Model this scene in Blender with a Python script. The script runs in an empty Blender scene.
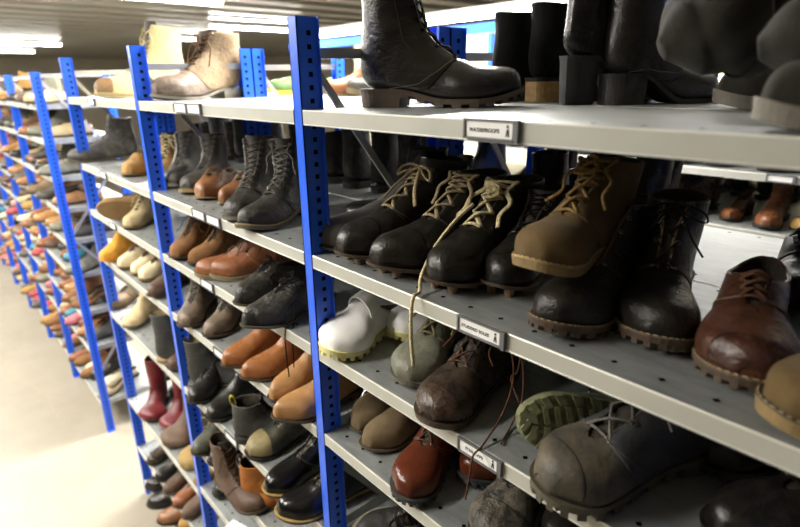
import bpy, math, random
from mathutils import Vector, Matrix, noise, Euler
PI = math.pi
scene = bpy.context.scene
COL = scene.collection

# ------------------------------------------------------------------ materials
MATS = {}
def _nt(name):
    m = bpy.data.materials.new(name); m.use_nodes = True
    nt = m.node_tree; b = nt.nodes['Principled BSDF']
    return m, nt, b
def lin(c):
    return tuple((x / 12.92 if x <= .04045 else ((x + .055) / 1.055) ** 2.4) for x in c)
def hexc(h):
    h = h.lstrip('#'); return lin(tuple(int(h[i:i+2], 16) / 255 for i in (0, 2, 4)))
def leather(col, rough=.45, dust=.0, dustcol='9a8c74', bump=.25, var=.35, scale=1.0, suede=False):
    key = ('L', col, rough, dust, dustcol, bump, var, scale, suede)
    if key in MATS: return MATS[key]
    m, nt, b = _nt('suede' if suede else 'leather'); N = nt.nodes; K = nt.links
    tc = N.new('ShaderNodeTexCoord')
    n1 = N.new('ShaderNodeTexNoise'); n1.inputs['Scale'].default_value = 14 * scale; n1.inputs['Detail'].default_value = 6; n1.inputs['Roughness'].default_value = .65
    K.new(tc.outputs['Object'], n1.inputs['Vector'])
    c = hexc(col)
    r1 = N.new('ShaderNodeValToRGB'); e = r1.color_ramp.elements
    e[0].position = .3; e[1].position = .72
    e[0].color = tuple(x * (1 - var) for x in c) + (1,); e[1].color = tuple(min(1, x * (1 + var)) for x in c) + (1,)
    K.new(n1.outputs['Fac'], r1.inputs['Fac'])
    last = r1.outputs['Color']
    n2 = N.new('ShaderNodeTexNoise'); n2.inputs['Scale'].default_value = 26 * scale; n2.inputs['Detail'].default_value = 8; n2.inputs['Roughness'].default_value = .75; n2.inputs['Distortion'].default_value = .6
    K.new(tc.outputs['Object'], n2.inputs['Vector'])
    mr = N.new('ShaderNodeMapRange'); mr.inputs['From Min'].default_value = .42; mr.inputs['From Max'].default_value = .86
    mr.inputs['To Max'].default_value = min(1, dust * 1.6); K.new(n2.outputs['Fac'], mr.inputs['Value'])
    if dust > 0:
        mx = N.new('ShaderNodeMix'); mx.data_type = 'RGBA'
        K.new(mr.outputs['Result'], mx.inputs[0]); K.new(last, mx.inputs[6]); mx.inputs[7].default_value = hexc(dustcol) + (1,)
        last = mx.outputs[2]
    K.new(last, b.inputs['Base Color'])
    rr = N.new('ShaderNodeMapRange'); rr.inputs['To Min'].default_value = max(.05, rough - .14); rr.inputs['To Max'].default_value = min(1, rough + .10)
    K.new(n2.outputs['Fac'], rr.inputs['Value']); K.new(rr.outputs['Result'], b.inputs['Roughness'])
    v = N.new('ShaderNodeTexNoise'); v.inputs['Scale'].default_value = 420 if not suede else 900; v.inputs['Detail'].default_value = 3
    K.new(tc.outputs['Object'], v.inputs['Vector'])
    w = N.new('ShaderNodeTexNoise'); w.inputs['Scale'].default_value = 60; w.inputs['Detail'].default_value = 5; w.inputs['Distortion'].default_value = 1.2
    K.new(tc.outputs['Object'], w.inputs['Vector'])
    ad = N.new('ShaderNodeMath'); ad.operation = 'MULTIPLY_ADD'; ad.inputs[1].default_value = 2.5
    K.new(w.outputs['Fac'], ad.inputs[0]); K.new(v.outputs['Fac'], ad.inputs[2])
    bp = N.new('ShaderNodeBump'); bp.inputs['Strength'].default_value = bump; bp.inputs['Distance'].default_value = .0030
    K.new(ad.outputs['Value'], bp.inputs['Height']); K.new(bp.outputs['Normal'], b.inputs['Normal'])
    b.inputs['Specular IOR Level'].default_value = .08 if suede else .48
    if suede:
        b.inputs['Sheen Weight'].default_value = .06; b.inputs['Sheen Roughness'].default_value = .5
    MATS[key] = m; return m
def plain(name, col, rough=.5, metal=0, var=.12, scale=30, bump=.1, spec=.5, coat=0):
    key = (name, col, rough, metal, var, scale, bump)
    if key in MATS: return MATS[key]
    m, nt, b = _nt(name); N = nt.nodes; K = nt.links
    tc = N.new('ShaderNodeTexCoord'); n1 = N.new('ShaderNodeTexNoise'); n1.inputs['Scale'].default_value = scale; n1.inputs['Detail'].default_value = 5
    K.new(tc.outputs['Object'], n1.inputs['Vector'])
    c = hexc(col); r1 = N.new('ShaderNodeValToRGB'); e = r1.color_ramp.elements; e[0].position = .3; e[1].position = .7
    e[0].color = tuple(x * (1 - var) for x in c) + (1,); e[1].color = tuple(min(1, x * (1 + var)) for x in c) + (1,)
    K.new(n1.outputs['Fac'], r1.inputs['Fac']); K.new(r1.outputs['Color'], b.inputs['Base Color'])
    b.inputs['Roughness'].default_value = rough; b.inputs['Metallic'].default_value = metal
    b.inputs['Specular IOR Level'].default_value = spec; b.inputs['Coat Weight'].default_value = coat
    if bump:
        bp = N.new('ShaderNodeBump'); bp.inputs['Strength'].default_value = bump; bp.inputs['Distance'].default_value = .002
        n3 = N.new('ShaderNodeTexNoise'); n3.inputs['Scale'].default_value = 160; K.new(tc.outputs['Object'], n3.inputs['Vector'])
        K.new(n3.outputs['Fac'], bp.inputs['Height']); K.new(bp.outputs['Normal'], b.inputs['Normal'])
    MATS[key] = m; return m
def TONG(): return leather('2e2822', .6, .15)
def rubber(col, rough=.6): return leather(col, rough, .25, '6e6658', .3, .25, 1.4)
def lacem(col): return plain('lace_cord', col, .9, 0, .35, 180, .5, .1)
def galv():
    if 'galv' in MATS: return MATS['galv']
    m, nt, b = _nt('galvanised_steel'); N = nt.nodes; K = nt.links
    tc = N.new('ShaderNodeTexCoord'); mp = N.new('ShaderNodeMapping'); mp.inputs['Scale'].default_value = (6, 22, 10)
    K.new(tc.outputs['Object'], mp.inputs['Vector'])
    n1 = N.new('ShaderNodeTexNoise'); n1.inputs['Scale'].default_value = 2.2; n1.inputs['Detail'].default_value = 8; n1.inputs['Roughness'].default_value = .7
    K.new(mp.outputs['Vector'], n1.inputs['Vector'])
    r1 = N.new('ShaderNodeValToRGB'); e = r1.color_ramp.elements; e[0].position = .25; e[1].position = .75
    e[0].color = (.27, .29, .29, 1); e[1].color = (.50, .52, .51, 1)
    K.new(n1.outputs['Fac'], r1.inputs['Fac']); K.new(r1.outputs['Color'], b.inputs['Base Color'])
    b.inputs['Metallic'].default_value = .55
    mr = N.new('ShaderNodeMapRange'); mr.inputs['To Min'].default_value = .32; mr.inputs['To Max'].default_value = .6
    K.new(n1.outputs['Fac'], mr.inputs['Value']); K.new(mr.outputs['Result'], b.inputs['Roughness'])
    MATS['galv'] = m; return m

# ------------------------------------------------------------------ object helpers
def mesh_obj(name, verts, faces, mats, parent=None, smooth=True, fm=None, sub=0, solid=0, rim=1, inner=1):
    me = bpy.data.meshes.new(name); me.from_pydata([tuple(v) for v in verts], [], faces)
    if not isinstance(mats, (list, tuple)): mats = [mats]
    for m in mats: me.materials.append(m)
    if fm: me.polygons.foreach_set('material_index', fm)
    me.polygons.foreach_set('use_smooth', [smooth] * len(me.polygons)); me.update()
    o = bpy.data.objects.new(name, me); COL.objects.link(o)
    if parent: o.parent = parent
    if solid:
        s = o.modifiers.new('shell', 'SOLIDIFY'); s.thickness = solid; s.offset = -1
        if len(mats) > 1: s.material_offset = inner; s.material_offset_rim = 0
    if sub:
        s = o.modifiers.new('smooth', 'SUBSURF'); s.levels = sub; s.render_levels = sub
    return o
class MB:
    def __init__(s): s.v = []; s.f = []; s.m = []
    def add(s, vs, fs, mi=0):
        n = len(s.v); s.v += vs; s.f += [tuple(i + n for i in f) for f in fs]; s.m += [mi] * len(fs)
    def box(s, x0, x1, y0, y1, z0, z1, mi=0):
        s.add([(x0,y0,z0),(x1,y0,z0),(x1,y1,z0),(x0,y1,z0),(x0,y0,z1),(x1,y0,z1),(x1,y1,z1),(x0,y1,z1)],
              [(0,3,2,1),(4,5,6,7),(0,1,5,4),(1,2,6,5),(2,3,7,6),(3,0,4,7)], mi)
    def bar(s, a, b, w, t, up=(1,0,0), mi=0):
        a = Vector(a); b = Vector(b); d = (b - a).normalized(); u = Vector(up); u = (u - d * u.dot(d)).normalized(); n = d.cross(u)
        vs = [tuple(p + n * i * w / 2 + u * j * t / 2) for p in (a, b) for i, j in ((-1,-1),(1,-1),(1,1),(-1,1))]
        s.add(vs, [(0,1,2,3),(7,6,5,4),(0,4,5,1),(1,5,6,2),(2,6,7,3),(3,7,4,0)], mi)
    def tube(s, pts, r, n=6, flat=1.0, mi=0, up=Vector((0,0,1))):
        pts = [Vector(p) for p in pts]; k = len(pts); vs = []; prev = None
        for i, p in enumerate(pts):
            d = (pts[min(i+1,k-1)] - pts[max(i-1,0)])
            if d.length < 1e-9: d = Vector((1,0,0))
            d.normalize()
            if prev is None:
                a = up.cross(d)
                if a.length < .1: a = Vector((1,0,0)).cross(d)
                a.normalize()
            else:
                a = prev - d * prev.dot(d)
                if a.length < 1e-6: a = up.cross(d)
                a.normalize()
            prev = a; b = d.cross(a)
            for j in range(n):
                t = 2 * PI * j / n; vs.append(tuple(p + a * math.cos(t) * r * flat + b * math.sin(t) * r))
        fs = [(i*n+j, i*n+(j+1)%n, (i+1)*n+(j+1)%n, (i+1)*n+j) for i in range(k-1) for j in range(n)]
        fs += [tuple(range(n))[::-1], tuple((k-1)*n + j for j in range(n))]
        s.add(vs, fs, mi)
    def cyl(s, c, r, h, n=12, mi=0, r2=None, axis='z'):
        r2 = r if r2 is None else r2; vs = []
        for z, q in ((0, r), (h, r2)):
            for j in range(n):
                a, b_ = q * math.cos(2*PI*j/n), q * math.sin(2*PI*j/n)
                vs.append((c[0]+a, c[1]+b_, c[2]+z) if axis == 'z' else ((c[0]+a, c[1]+z, c[2]+b_) if axis == 'y' else (c[0]+z, c[1]+a, c[2]+b_)))
        s.add(vs, [(j,(j+1)%n,n+(j+1)%n,n+j) for j in range(n)] + [tuple(range(n))[::-1], tuple(range(n,2*n))], mi)
    def build(s, name, mats, parent=None, smooth=False, **k):
        return mesh_obj(name, s.v, s.f, mats, parent, smooth, s.m, **k)
def spline(pts, m=6):
    pts = [Vector(p) for p in pts]; out = []
    for i in range(len(pts) - 1):
        p0 = pts[max(i-1,0)]; p1 = pts[i]; p2 = pts[i+1]; p3 = pts[min(i+2,len(pts)-1)]
        for j in range(m):
            t = j / m
            out.append(.5*((2*p1)+(p2-p0)*t+(2*p0-5*p1+4*p2-p3)*t*t+(3*p1-p0-3*p2+p3)*t**3))
    return out + [pts[-1]]
def empty(name, loc=(0,0,0), rot=(0,0,0)):
    o = bpy.data.objects.new(name, None); COL.objects.link(o); o.location = loc; o.rotation_euler = rot
    o.empty_display_size = .02; return o
def tag(o, label, cat, group=None, kind=None):
    o['label'] = label; o['category'] = cat
    if group: o['group'] = group
    if kind: o['kind'] = kind
    return o
def struct(o): o['kind'] = 'structure'; return o
def copy_tree(o, parent=None):
    c = o.copy(); COL.objects.link(c)
    if parent: c.parent = parent
    for ch in list(o.children): copy_tree(ch, c)
    return c

# ------------------------------------------------------------------ shoe geometry
def ss(a, b, x):
    t = max(0, min(1, (x - a) / (b - a))); return t * t * (3 - 2 * t)
HW = [(-.05,.112),(0,.115),(.1,.118),(.2,.116),(.35,.113),(.5,.13),(.65,.162),(.75,.172),(.85,.168),(.95,.160),(1.05,.155)]
class Last:
    # the shape of one shoe: P(s, th) is a point of the upper
    def __init__(s, k):
        s.k = k; s.L = k.get('L', .3); s.W = k.get('w', 1.0); s.toe = k.get('toe', 0.0); s.th = k.get('th', 1.0)
        s.side = k.get('side', 1); s.seed = k.get('seed', 1) * 7.31; s.amp = k.get('amp', .0036); s.crease = k.get('crease', .0022)
        s.hh = k.get('hh', .012); s.ts = k.get('ts', .010); s.td = k.get('td', 0.0); s.spring = k.get('spring', .012)
        H = k.get('sh', 1.0); fl = k.get('flare', 1.0); ln = k.get('lean', 0.0); kind = k.get('kind', 'boot')
        th = s.th
        R = [(.985,.055*th,.985,.008,.25),(.972,.105*th,.974,0,.6),(.935,.150*th,.935,0,.82),(.87,.180*th,.87,0,.97),(.78,.196*th,.77,0,1.0),
             (.68,.222,.65,0,.99)]
        R = [(a, b, c, d, s.hw(c) * (e if i > 1 else (.62, .80)[i]), 4.5) for i, (a, b, c, d, e) in enumerate(R)]
        if kind == 'boot':
            ht = k.get('ht', .36 + .22 * H)
            R += [(.605,.252,.52,0,.142,4.5),(.54,.295,.36,0,.126,4.2),(.475,.345,.18,0,.120,3.6),(.432,.39,.035,.03,.116,2.8)]
            n = 5 if ht < .8 else 8
            BX = [(.03,.035),(.07,.008),(.14,-.005),(.30,.004),(.45,.020),(.7,.0),(1.3,-.03)]
            for i in range(1, n + 1):
                t = i / n; bz = .03 + (ht * .97 - .03) * t; tz = .39 + (ht - .39) * t ** 1.1
                for (z0, x0), (z1, x1) in zip(BX, BX[1:]):
                    if bz <= z1: break
                bx = x0 + (x1 - x0) * (bz - z0) / (z1 - z0)
                lx = ln * t * t * .5
                R.append((.432 - .062 * t ** .7 + .02 * (fl - 1) * t + lx, tz, bx - .012 * (fl - 1) * t * 2 + lx, bz, .114 + (.014 + .012 * fl) * t + .012 * max(0, tz - .6), 2.6 - .5 * min(1, t * 2)))
        elif kind == 'low':
            R += [(.61,.238,.50,0,.140,4.5),(.565,.262,.34,0,.126,4.2),(.53,.276,.17,0,.120,3.6),(.505,.284,.035,.03,.115,2.8),
                  (.49,.286,-.004,.11,.114,2.3),(.48,.286,.008,.205,.112,2.1)]
        elif kind == 'clog':
            R += [(.62,.262,.50,0,.142,4.5),(.575,.300,.34,0,.130,4.2),(.545,.325,.17,0,.122,3.6),(.53,.332,.03,.03,.115,2.8),(.52,.332,-.005,.09,.108,2.2)]
        elif kind == 'flat':
            R[5] = (.72,.17,.60,0,.160,4.5)
            R += [(.70,.172,.45,0,.125,4.5),(.69,.175,.25,0,.118,4.2),(.685,.178,.10,0,.112,3.4),(.68,.178,.015,.04,.105,2.6),(.675,.178,.005,.17,.098,2.1)]
        s.R = R; s.n = len(R); s.kind = kind
        s.gmax = k.get('gap', .56); s.st = k.get('st', 5.5 / (s.n - 1))
        s.sag = k.get('sag', .02 if kind == 'boot' else .075)
    def hw(s, x):
        for i in range(len(HW) - 1):
            if x <= HW[i+1][0]: break
        a, b = HW[i], HW[i+1]; t = (x - a[0]) / (b[0] - a[0]); w = a[1] + (b[1] - a[1]) * t
        if x > .72: w *= 1 - s.toe * ((x - .72) / .28) ** 1.5
        if x < .12: w *= math.sqrt(max(0, 1 - ((.12 - x) / .132) ** 2))
        if x > .74: w *= max(0, 1 - min(1, ((x - .74) / .26)) ** 2.3) ** .5
        return w * s.W
    def yc(s, x):
        x = max(0, min(1, x)); return -s.side * (.03 * math.sin(PI * x) - .035 * x * x * (1 if x < .7 else 1))
    def base(s, x):
        return s.td + s.hh * (1 - ss(.24, .58, x)) + s.spring * max(0, (x - .74) / .26) ** 2
    def ring(s, u):
        n = s.n; q = u * (n - 1); i = int(math.floor(q)); i = max(0, min(n - 2, i)); t = q - i
        g = lambda j: s.R[max(0, min(n - 1, j))]
        if u > 1: t1 = t - 1; return [g(n-1)[c] + (g(n-1)[c] - g(n-2)[c]) * t1 for c in range(6)]
        p0, p1, p2, p3 = g(i-1), g(i), g(i+1), g(i+2)
        return [.5*((2*p1[c])+(p2[c]-p0[c])*t+(2*p0[c]-5*p1[c]+4*p2[c]-p3[c])*t*t+(3*p1[c]-p0[c]-3*p2[c]+p3[c])*t**3) for c in range(6)]
    def P(s, u, th):
        Tx, Tz, Bx, Bz, w, e = s.ring(u); v = math.cos(th); h = math.sin(th)
        n = 2.15 if v > 0 else max(2, e); sg = lambda a: (a > 0) - (a < 0)
        a = sg(v) * abs(v) ** (2 / n); b = sg(h) * abs(h) ** (2 / n)
        kk = .5 if u > .8 else .36 + .14 * ss(.5, .8, u)
        cx = Bx + (Tx - Bx) * kk; cz = Bz + (Tz - Bz) * kk
        if a > 0: x = cx + (Tx - cx) * a; z = cz + (Tz - cz) * a
        else: x = cx + (cx - Bx) * a; z = cz + (cz - Bz) * a
        if u > .78: z -= s.sag * ss(.78, 1, u) * h * h
        y = w * s.W * b if u > .42 or True else w * b
        y += s.yc(x) * (1 - ss(.3, .5, z) * .5)
        L = s.L; X = Vector((x * L, y * L, z * L))
        X.z += s.base(x) + s.ts * .6
        # leather creases across the vamp, plus soft dents
        if s.crease and v > 0: X.z += s.crease * math.sin(x * 62 + 2.0 * noise.noise(Vector((x*6, y*6, s.seed)))) * ss(.44, .56, x) * (1 - ss(.68, .78, x)) * v
        if s.amp:
            c = Vector((cx * L, 0, cz * L + s.base(x))); r = (X - c); r.normalize()
            q = noise.noise(Vector((X.x * 22 + s.seed, X.y * 22, X.z * 26))) + .5 * noise.noise(Vector((X.x * 50, X.y * 50 + s.seed, X.z * 50))) + .22 * noise.noise(Vector((X.x * 110 + s.seed, X.y * 80, X.z * 130)))
            fa = s.amp * (.35 + .65 * ss(.25, .6, u)) * (0.2 if (v < -.6 and u < .6) else 1)
            X += r * q * fa
            cr = s.k.get('slouch', 0)
            if cr and u > .62: X += r * cr * math.sin(z * 75 + 3 * noise.noise(Vector((X.y * 14, X.x * 14, s.seed)))) * ss(.62, .75, u)
        return X
    def N(s, u, th):
        e = .01; a = s.P(u + e, th) - s.P(u - e, th); b = s.P(u, th + e) - s.P(u, th - e); n = a.cross(b)
        if n.length < 1e-12: return Vector((0,0,1))
        n.normalize()
        Tx, Tz, Bx, Bz = s.ring(u)[:4]; c = Vector(((Tx+Bx)/2*s.L, 0, (Tz+Bz)/2*s.L + s.base((Tx+Bx)/2) + s.ts*.6))
        return n if n.dot(s.P(u, th) - c) > 0 else -n
    def g(s, u):
        if not s.gmax or u < s.st: return 0
        return s.gmax * (.30 + .70 * ((u - s.st) / (1 - s.st)) ** .8)

def patch(l, name, fu, ft, ni, nj, off, mat, parent, solid=.0018, sub=1):
    vs = []; 
    for i in range(ni + 1):
        for j in range(nj + 1):
            a = i / ni; b = j / nj; u = fu(a, b); t = ft(a, b, u); vs.append(l.P(u, t) + l.N(u, t) * off)
    fs = [(i*(nj+1)+j, i*(nj+1)+j+1, (i+1)*(nj+1)+j+1, (i+1)*(nj+1)+j) for i in range(ni) for j in range(nj)]
    # orient outward
    f = fs[len(fs)//2]; n = (vs[f[1]] - vs[f[0]]).cross(vs[f[3]] - vs[f[0]])
    if n.dot(l.N(fu(.5,.5), ft(.5,.5,fu(.5,.5)))) < 0: fs = [q[::-1] for q in fs]
    return mesh_obj(name, vs, fs, mat, parent, True, solid=solid, sub=sub)

def make_shoe(name, k):
    l = Last(k); L = l.L; root = empty(name); det = k.get('det', 1); sub = 1 if det > 1 else 0
    up = k['up']; lining = k.get('lining') or leather('3a3129', .85, 0)
    R = 26 if det > 1 else (20 if det else 13); C = 28 if det > 1 else (20 if det else 12)
    laced = k.get('lace'); gap = l.gmax if laced else 0
    if not laced: l.gmax = 0
    # upper
    us = [i / R for i in range(R + 1)]; vs = []; idx = {}
    for i, u in enumerate(us):
        g = l.g(u)
        for j in range(C + 1):
            if g == 0 and j == C: idx[i, j] = idx[i, 0]; continue
            t = g + (2 * PI - 2 * g) * j / C; idx[i, j] = len(vs); vs.append(l.P(u, t))
    fs = []
    for i in range(R):
        for j in range(C):
            q = [idx[i, j], idx[i, j+1], idx[i+1, j+1], idx[i+1, j]]
            q = [x for n_, x in enumerate(q) if x not in q[:n_]]
            if len(q) > 2: fs.append(tuple(q))
    fs.append(tuple(idx[0, j] for j in range(C))[::-1])
    f = fs[C * 3 + C // 4]; ce = sum((vs[i] for i in f), Vector()) / len(f)
    n = (vs[f[1]] - vs[f[0]]).cross(vs[f[2]] - vs[f[0]])
    if n.dot(ce - Vector((ce.x, 0, .02))) < 0: fs = [q[::-1] for q in fs]
    o = mesh_obj('upper', vs, fs, [up, lining], root, True, solid=.0030, sub=1 if det else 0)
    # insole / footbed
    # sole slab
    solem = k.get('sole') or rubber('2b2622'); mg = k.get('mg', .012); NP = 56 if det else 28
    def outline(m, x0=-1, x1=2):
        pts = []
        for i in range(NP):
            ph = 2 * PI * i / NP; x = .5 + .5 * math.cos(ph); x = 1 - ((1 - x) if True else 0)
            sgn = 1 if math.sin(ph) >= 0 else -1
            w = l.hw(max(.0, min(.999, x))) if 0 < x < .999 else 0
            y = sgn * (w + m * (1 if w > .02 else w / .02)); xx = x + m * (2 * x - 1) * .8
            if abs(math.sin(ph)) < 1e-6: y = 0
            pts.append((xx, y + l.yc(x)))
        return pts
    def slab(z0f, z1f, m0, m1, name_, mat, par, bul=.0):
        vs = []; A = outline(m0); Bq = outline(m1)
        for P_, zf in ((A, z0f), (Bq, z1f)):
            for (x, y) in P_: vs.append((x * L, y * L, zf(x)))
        n = NP; fs = [(i, (i+1) % n, n + (i+1) % n, n + i) for i in range(n)]
        for k0, fl in ((0, 1), (n, 0)):
            for i in range(0, n // 2):
                a, b, c, d = k0 + i, k0 + i + 1, k0 + (n - i - 1) % n, k0 + (n - i) % n
                q = [a, b, c, d]; q = [x for n_, x in enumerate(q) if x not in q[:n_]]
                if len(q) > 2: fs.append(tuple(q if fl == 0 else q[::-1]))
        return mesh_obj(name_, vs, fs, mat, par, False)
    sl = slab(lambda x: l.base(x), lambda x: l.base(x) + l.ts, mg * .5, mg, 'sole', solem, root)
    if l.kind in ('low', 'clog', 'flat') and det:
        slab(lambda x: l.base(x) + l.ts * .9, lambda x: l.base(x) + l.ts + .004, -.016, -.018, 'insole', k.get('insole') or leather('6b5238', .8), root)
    if k.get('welt') and det:
        wm = k['welt']; w = slab(lambda x: l.base(x) + l.ts * .98, lambda x: l.base(x) + l.ts + .0025, mg, mg * .9, 'welt', wm, root)
        if det > 1:
            b = MB(); pts = outline(mg * .55); n = len(pts)
            for i in range(n):
                (x0, y0), (x1, y1) = pts[i], pts[(i+1) % n]
                if (x0 + x1) / 2 < .25: continue
                d = math.hypot(x1 - x0, y1 - y0) * L; m_ = max(1, int(d / .0055))
                for q in range(m_):
                    xa = x0 + (x1 - x0) * (q + .2) / m_; xb = x0 + (x1 - x0) * (q + .75) / m_; ya = y0 + (y1 - y0) * (q + .2) / m_; yb = y0 + (y1 - y0) * (q + .75) / m_
                    b.bar((xa*L, ya*L, l.base(xa) + l.ts + .003), (xb*L, yb*L, l.base(xb) + l.ts + .003), .0011, .0011, (0,0,1))
            b.build('welt_stitching', k.get('thread') or plain('thread', 'b7a884', .8), root)
    # heel block
    if l.hh > .006:
        hx = k.get('hx', .28); b = MB(); pts = [(x, y) for x, y in outline(mg * .4) if x < hx]
        pts.sort(key=lambda p: math.atan2(p[1] - l.yc(.1), p[0] - hx - .0001) % (2 * PI))
        ye = l.hw(hx) + mg * .4; ring = [(hx, ye + l.yc(hx))] + pts + [(hx, -ye + l.yc(hx))]
        n = len(ring); tp = k.get('taper', .96); lay = [(0, tp), (.45, (1 + tp) / 2), (1, 1)]
        vs = []
        for f_, sc in lay:
            for x, y in ring:
                xx = .13 + (x - .13) * sc; yy = y * sc; vs.append((xx * L, yy * L, f_ * (l.base(x) + .001)))
        fs = [(r*n+i, r*n+(i+1) % n, (r+1)*n+(i+1) % n, (r+1)*n+i) for r in range(2) for i in range(n)] + [tuple(range(n))[::-1], tuple(range(2*n, 3*n))]
        mesh_obj('heel', vs, fs, k.get('heelm') or solem, root, False)
    # tread
    tr = k.get('tread')
    if tr and l.td > 0 and det:
        b = MB()
        if tr == 'stud':
            for x, y in ((.88,.05),(.88,-.07),(.76,.11),(.76,-.11),(.62,.09),(.62,-.10),(.12,.06),(.12,-.06),(.22,.07),(.22,-.07)):
                yy = (y + l.yc(x)) * L; b = MB(); b.cyl((0, 0, 0), .0075, l.base(x) + .001, 10, 0, .0115)
                sb = b.build('stud', k.get('treadm') or solem, root); sb.location = (x*L, yy, 0)
            b = MB()
        elif l.hh > .006:
            pass
        if tr in ('lug', 'saw'):
            pts = outline(mg * .6); inn = outline(-.05); n = len(pts); step = 2
            for i in range(0, n, step):
                j = (i + (1 if tr == 'lug' else 1)) % n
                q = [pts[i], pts[j], inn[j], inn[i]]
                if l.hh > .006 and sum(p[0] for p in q) / 4 < .30: continue
                if math.hypot(q[0][0]-q[1][0], q[0][1]-q[1][1]) < .004: continue
                vs = [(x*L, y*L, l.base(x) - l.td) for x, y in q] + [(x*L, y*L, l.base(x) + .001) for x, y in q]
                b.add(vs, [(0,3,2,1),(4,5,6,7),(0,1,5,4),(1,2,6,5),(2,3,7,6),(3,0,4,7)])
            b.box(.34*L, .93*L, -.012*L + l.yc(.6)*L, .012*L + l.yc(.6)*L, l.base(.8) - .0005, l.base(.6) + .002)
            for x in [.34 + .065 * i for i in range(10)]:
                w_ = l.hw(min(.97, x)) * .75
                for sy in (-1, 1):
                    if l.hh > .006 and x < .3: continue
                    vs = []
                    for zz in (0, 1):
                        for dx, dy in ((-.015, .06), (.015, .06), (.03, .9), (0, .9)):
                            xx = x + dx; vs.append((xx*L, (sy*w_*dy + l.yc(xx))*L, l.base(xx) - l.td if zz == 0 else l.base(xx) + .001))
                    b.add(vs, [(0,3,2,1),(4,5,6,7),(0,1,5,4),(1,2,6,5),(2,3,7,6),(3,0,4,7)])
        if b.v: b.build('tread', k.get('treadm') or solem, root)
    if not det: return root
    g0 = lambda u: l.g(u)
    # overlays
    if k.get('cap'):
        cs = k.get('capu', .30); patch(l, 'toe_cap', lambda a, b: cs * a + .03 * a * math.cos((b - .5) * PI * 1.9) * .5, lambda a, b, u: -1.75 + 3.5 * b, 8, 12, .0012, k.get('capm') or up, root)
    if laced and k.get('quarter', True) and l.kind in ('boot', 'low'):
        qm = k.get('qm') or up; s0 = l.st
        for sg in (1, -1):
            fu = lambda a, b: (s0 + .02 + .14 * b ** 1.6) + ((1.0) - (s0 + .02 + .14 * b ** 1.6)) * a
            ft = lambda a, b, u, sg=sg: sg * (max(l.g(u), .12) - .01 + (PI * .985 - max(l.g(u), .12)) * b)
            patch(l, 'quarter', fu, ft, 12, 12, .0024, qm, root, .0030)
            if det > 1:
                b = MB(); sc = k.get('stitch') or plain('seam_thread_light', '6b6152', .8)
                pts = []
                for i in range(19):
                    b_ = i / 18; u = s0 + .02 + .14 * b_ ** 1.6 + .012; t = sg * (max(l.g(u), .12) + .02 + (PI * .7 - .12) * b_)
                    pts.append(l.P(u, t) + l.N(u, t) * .0027)
                b.tube(pts, .0006, 4)
                pts = []
                for i in range(15):
                    u = s0 + .03 + (.96 - s0 - .03) * i / 14; t = sg * (l.g(u) + .045); pts.append(l.P(u, t) + l.N(u, t) * .0027)
                b.tube(pts, .0006, 4); b.build('quarter_stitching', sc, root, True)
    if k.get('piping') and laced:
        b = MB()
        for sg in (1, -1):
            b.tube([l.P(u, sg * l.g(u)) + l.N(u, sg * l.g(u)) * .002 for u in [l.st + .01 + (1 - l.st - .01) * i / 22 for i in range(23)]], .0016, 5)
        pts = [l.P(1, l.g(1) + (2 * PI - 2 * l.g(1)) * i / 30) + Vector((0, 0, .001)) for i in range(31)]; b.tube(pts, .0016, 5)
        b.build('edge_piping', k['piping'], root, True)
    if k.get('tab'):
        for sg in (1, -1):
            t_ = patch(l, 'side_tab', lambda a, b: .71 + .06 * a, lambda a, b, u, sg=sg: sg * (1.25 + .28 * b), 3, 3, .0055, plain('pale_tab', 'b9b2a2', .6), root, .002)
            patch(l, 'tab_mark', lambda a, b: .72 + .035 * a, lambda a, b, u, sg=sg: sg * (1.30 + .15 * b), 2, 2, .0062, plain('red_mark', 'b03a30', .6), t_, .0012)
    if k.get('collar'):
        patch(l, 'padded_collar', lambda a, b: .90 + .11 * a, lambda a, b, u: (l.g(u) + .05) + (2*PI - 2*l.g(u) - .1) * b, 5, 26, .0035, k['collar'], root, .004)
    if k.get('elastic'):
        for sg in (1, -1):
            patch(l, 'elastic_gusset', lambda a, b: .66 + .345 * a, lambda a, b, u, sg=sg: sg * (1.57 + (b - .5) * (.35 + .7 * (u - .66) / .34)), 6, 6, .0012, leather('141414', .9), root, .0015)
    if k.get('counter'):
        patch(l, 'heel_counter', lambda a, b: .52 + .24 * a, lambda a, b, u: PI + (b - .5) * 2.1, 6, 10, .0015, k['counter'], root, .0018)
    if k.get('strap'):
        pts = []; hh_ = []
        ang = k.get('strapang', .9)
        for i in range(21):
            t = -1 + 2 * i / 20; y = math.sin(t * PI / 2) * .13 * L; fwd = math.cos(t * PI / 2)
            piv = Vector((.5 * L, y, .19 * L + l.base(.5) + l.ts)); pts.append(piv + Vector((math.cos(ang) * fwd * .17 * L, 0, math.sin(ang) * fwd * .17 * L)))
        vs = []; wd = Vector((-math.sin(ang), 0, math.cos(ang))) * k.get('strapw', .013)
        for p in pts:
            o_ = (p - Vector((.5*L, 0, .19*L + l.base(.5) + l.ts))).normalized() * .0015
            for a_, b_ in ((-1, -1), (1, -1), (1, 1), (-1, 1)): vs.append(p + wd * a_ + o_ * b_)
        fs = [(i*4+j, i*4+(j+1) % 4, (i+1)*4+(j+1) % 4, (i+1)*4+j) for i in range(20) for j in range(4)]
        st = mesh_obj('heel_strap', vs, fs, k['strap'], root, False)
        b = MB()
        for sy in (-1, 1): b.cyl((.5*L, sy*.132*L - .003, .19*L + l.base(.5) + l.ts), .006, .006, 14, axis='y')
        b.build('rivet', k['strap'], st)
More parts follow.
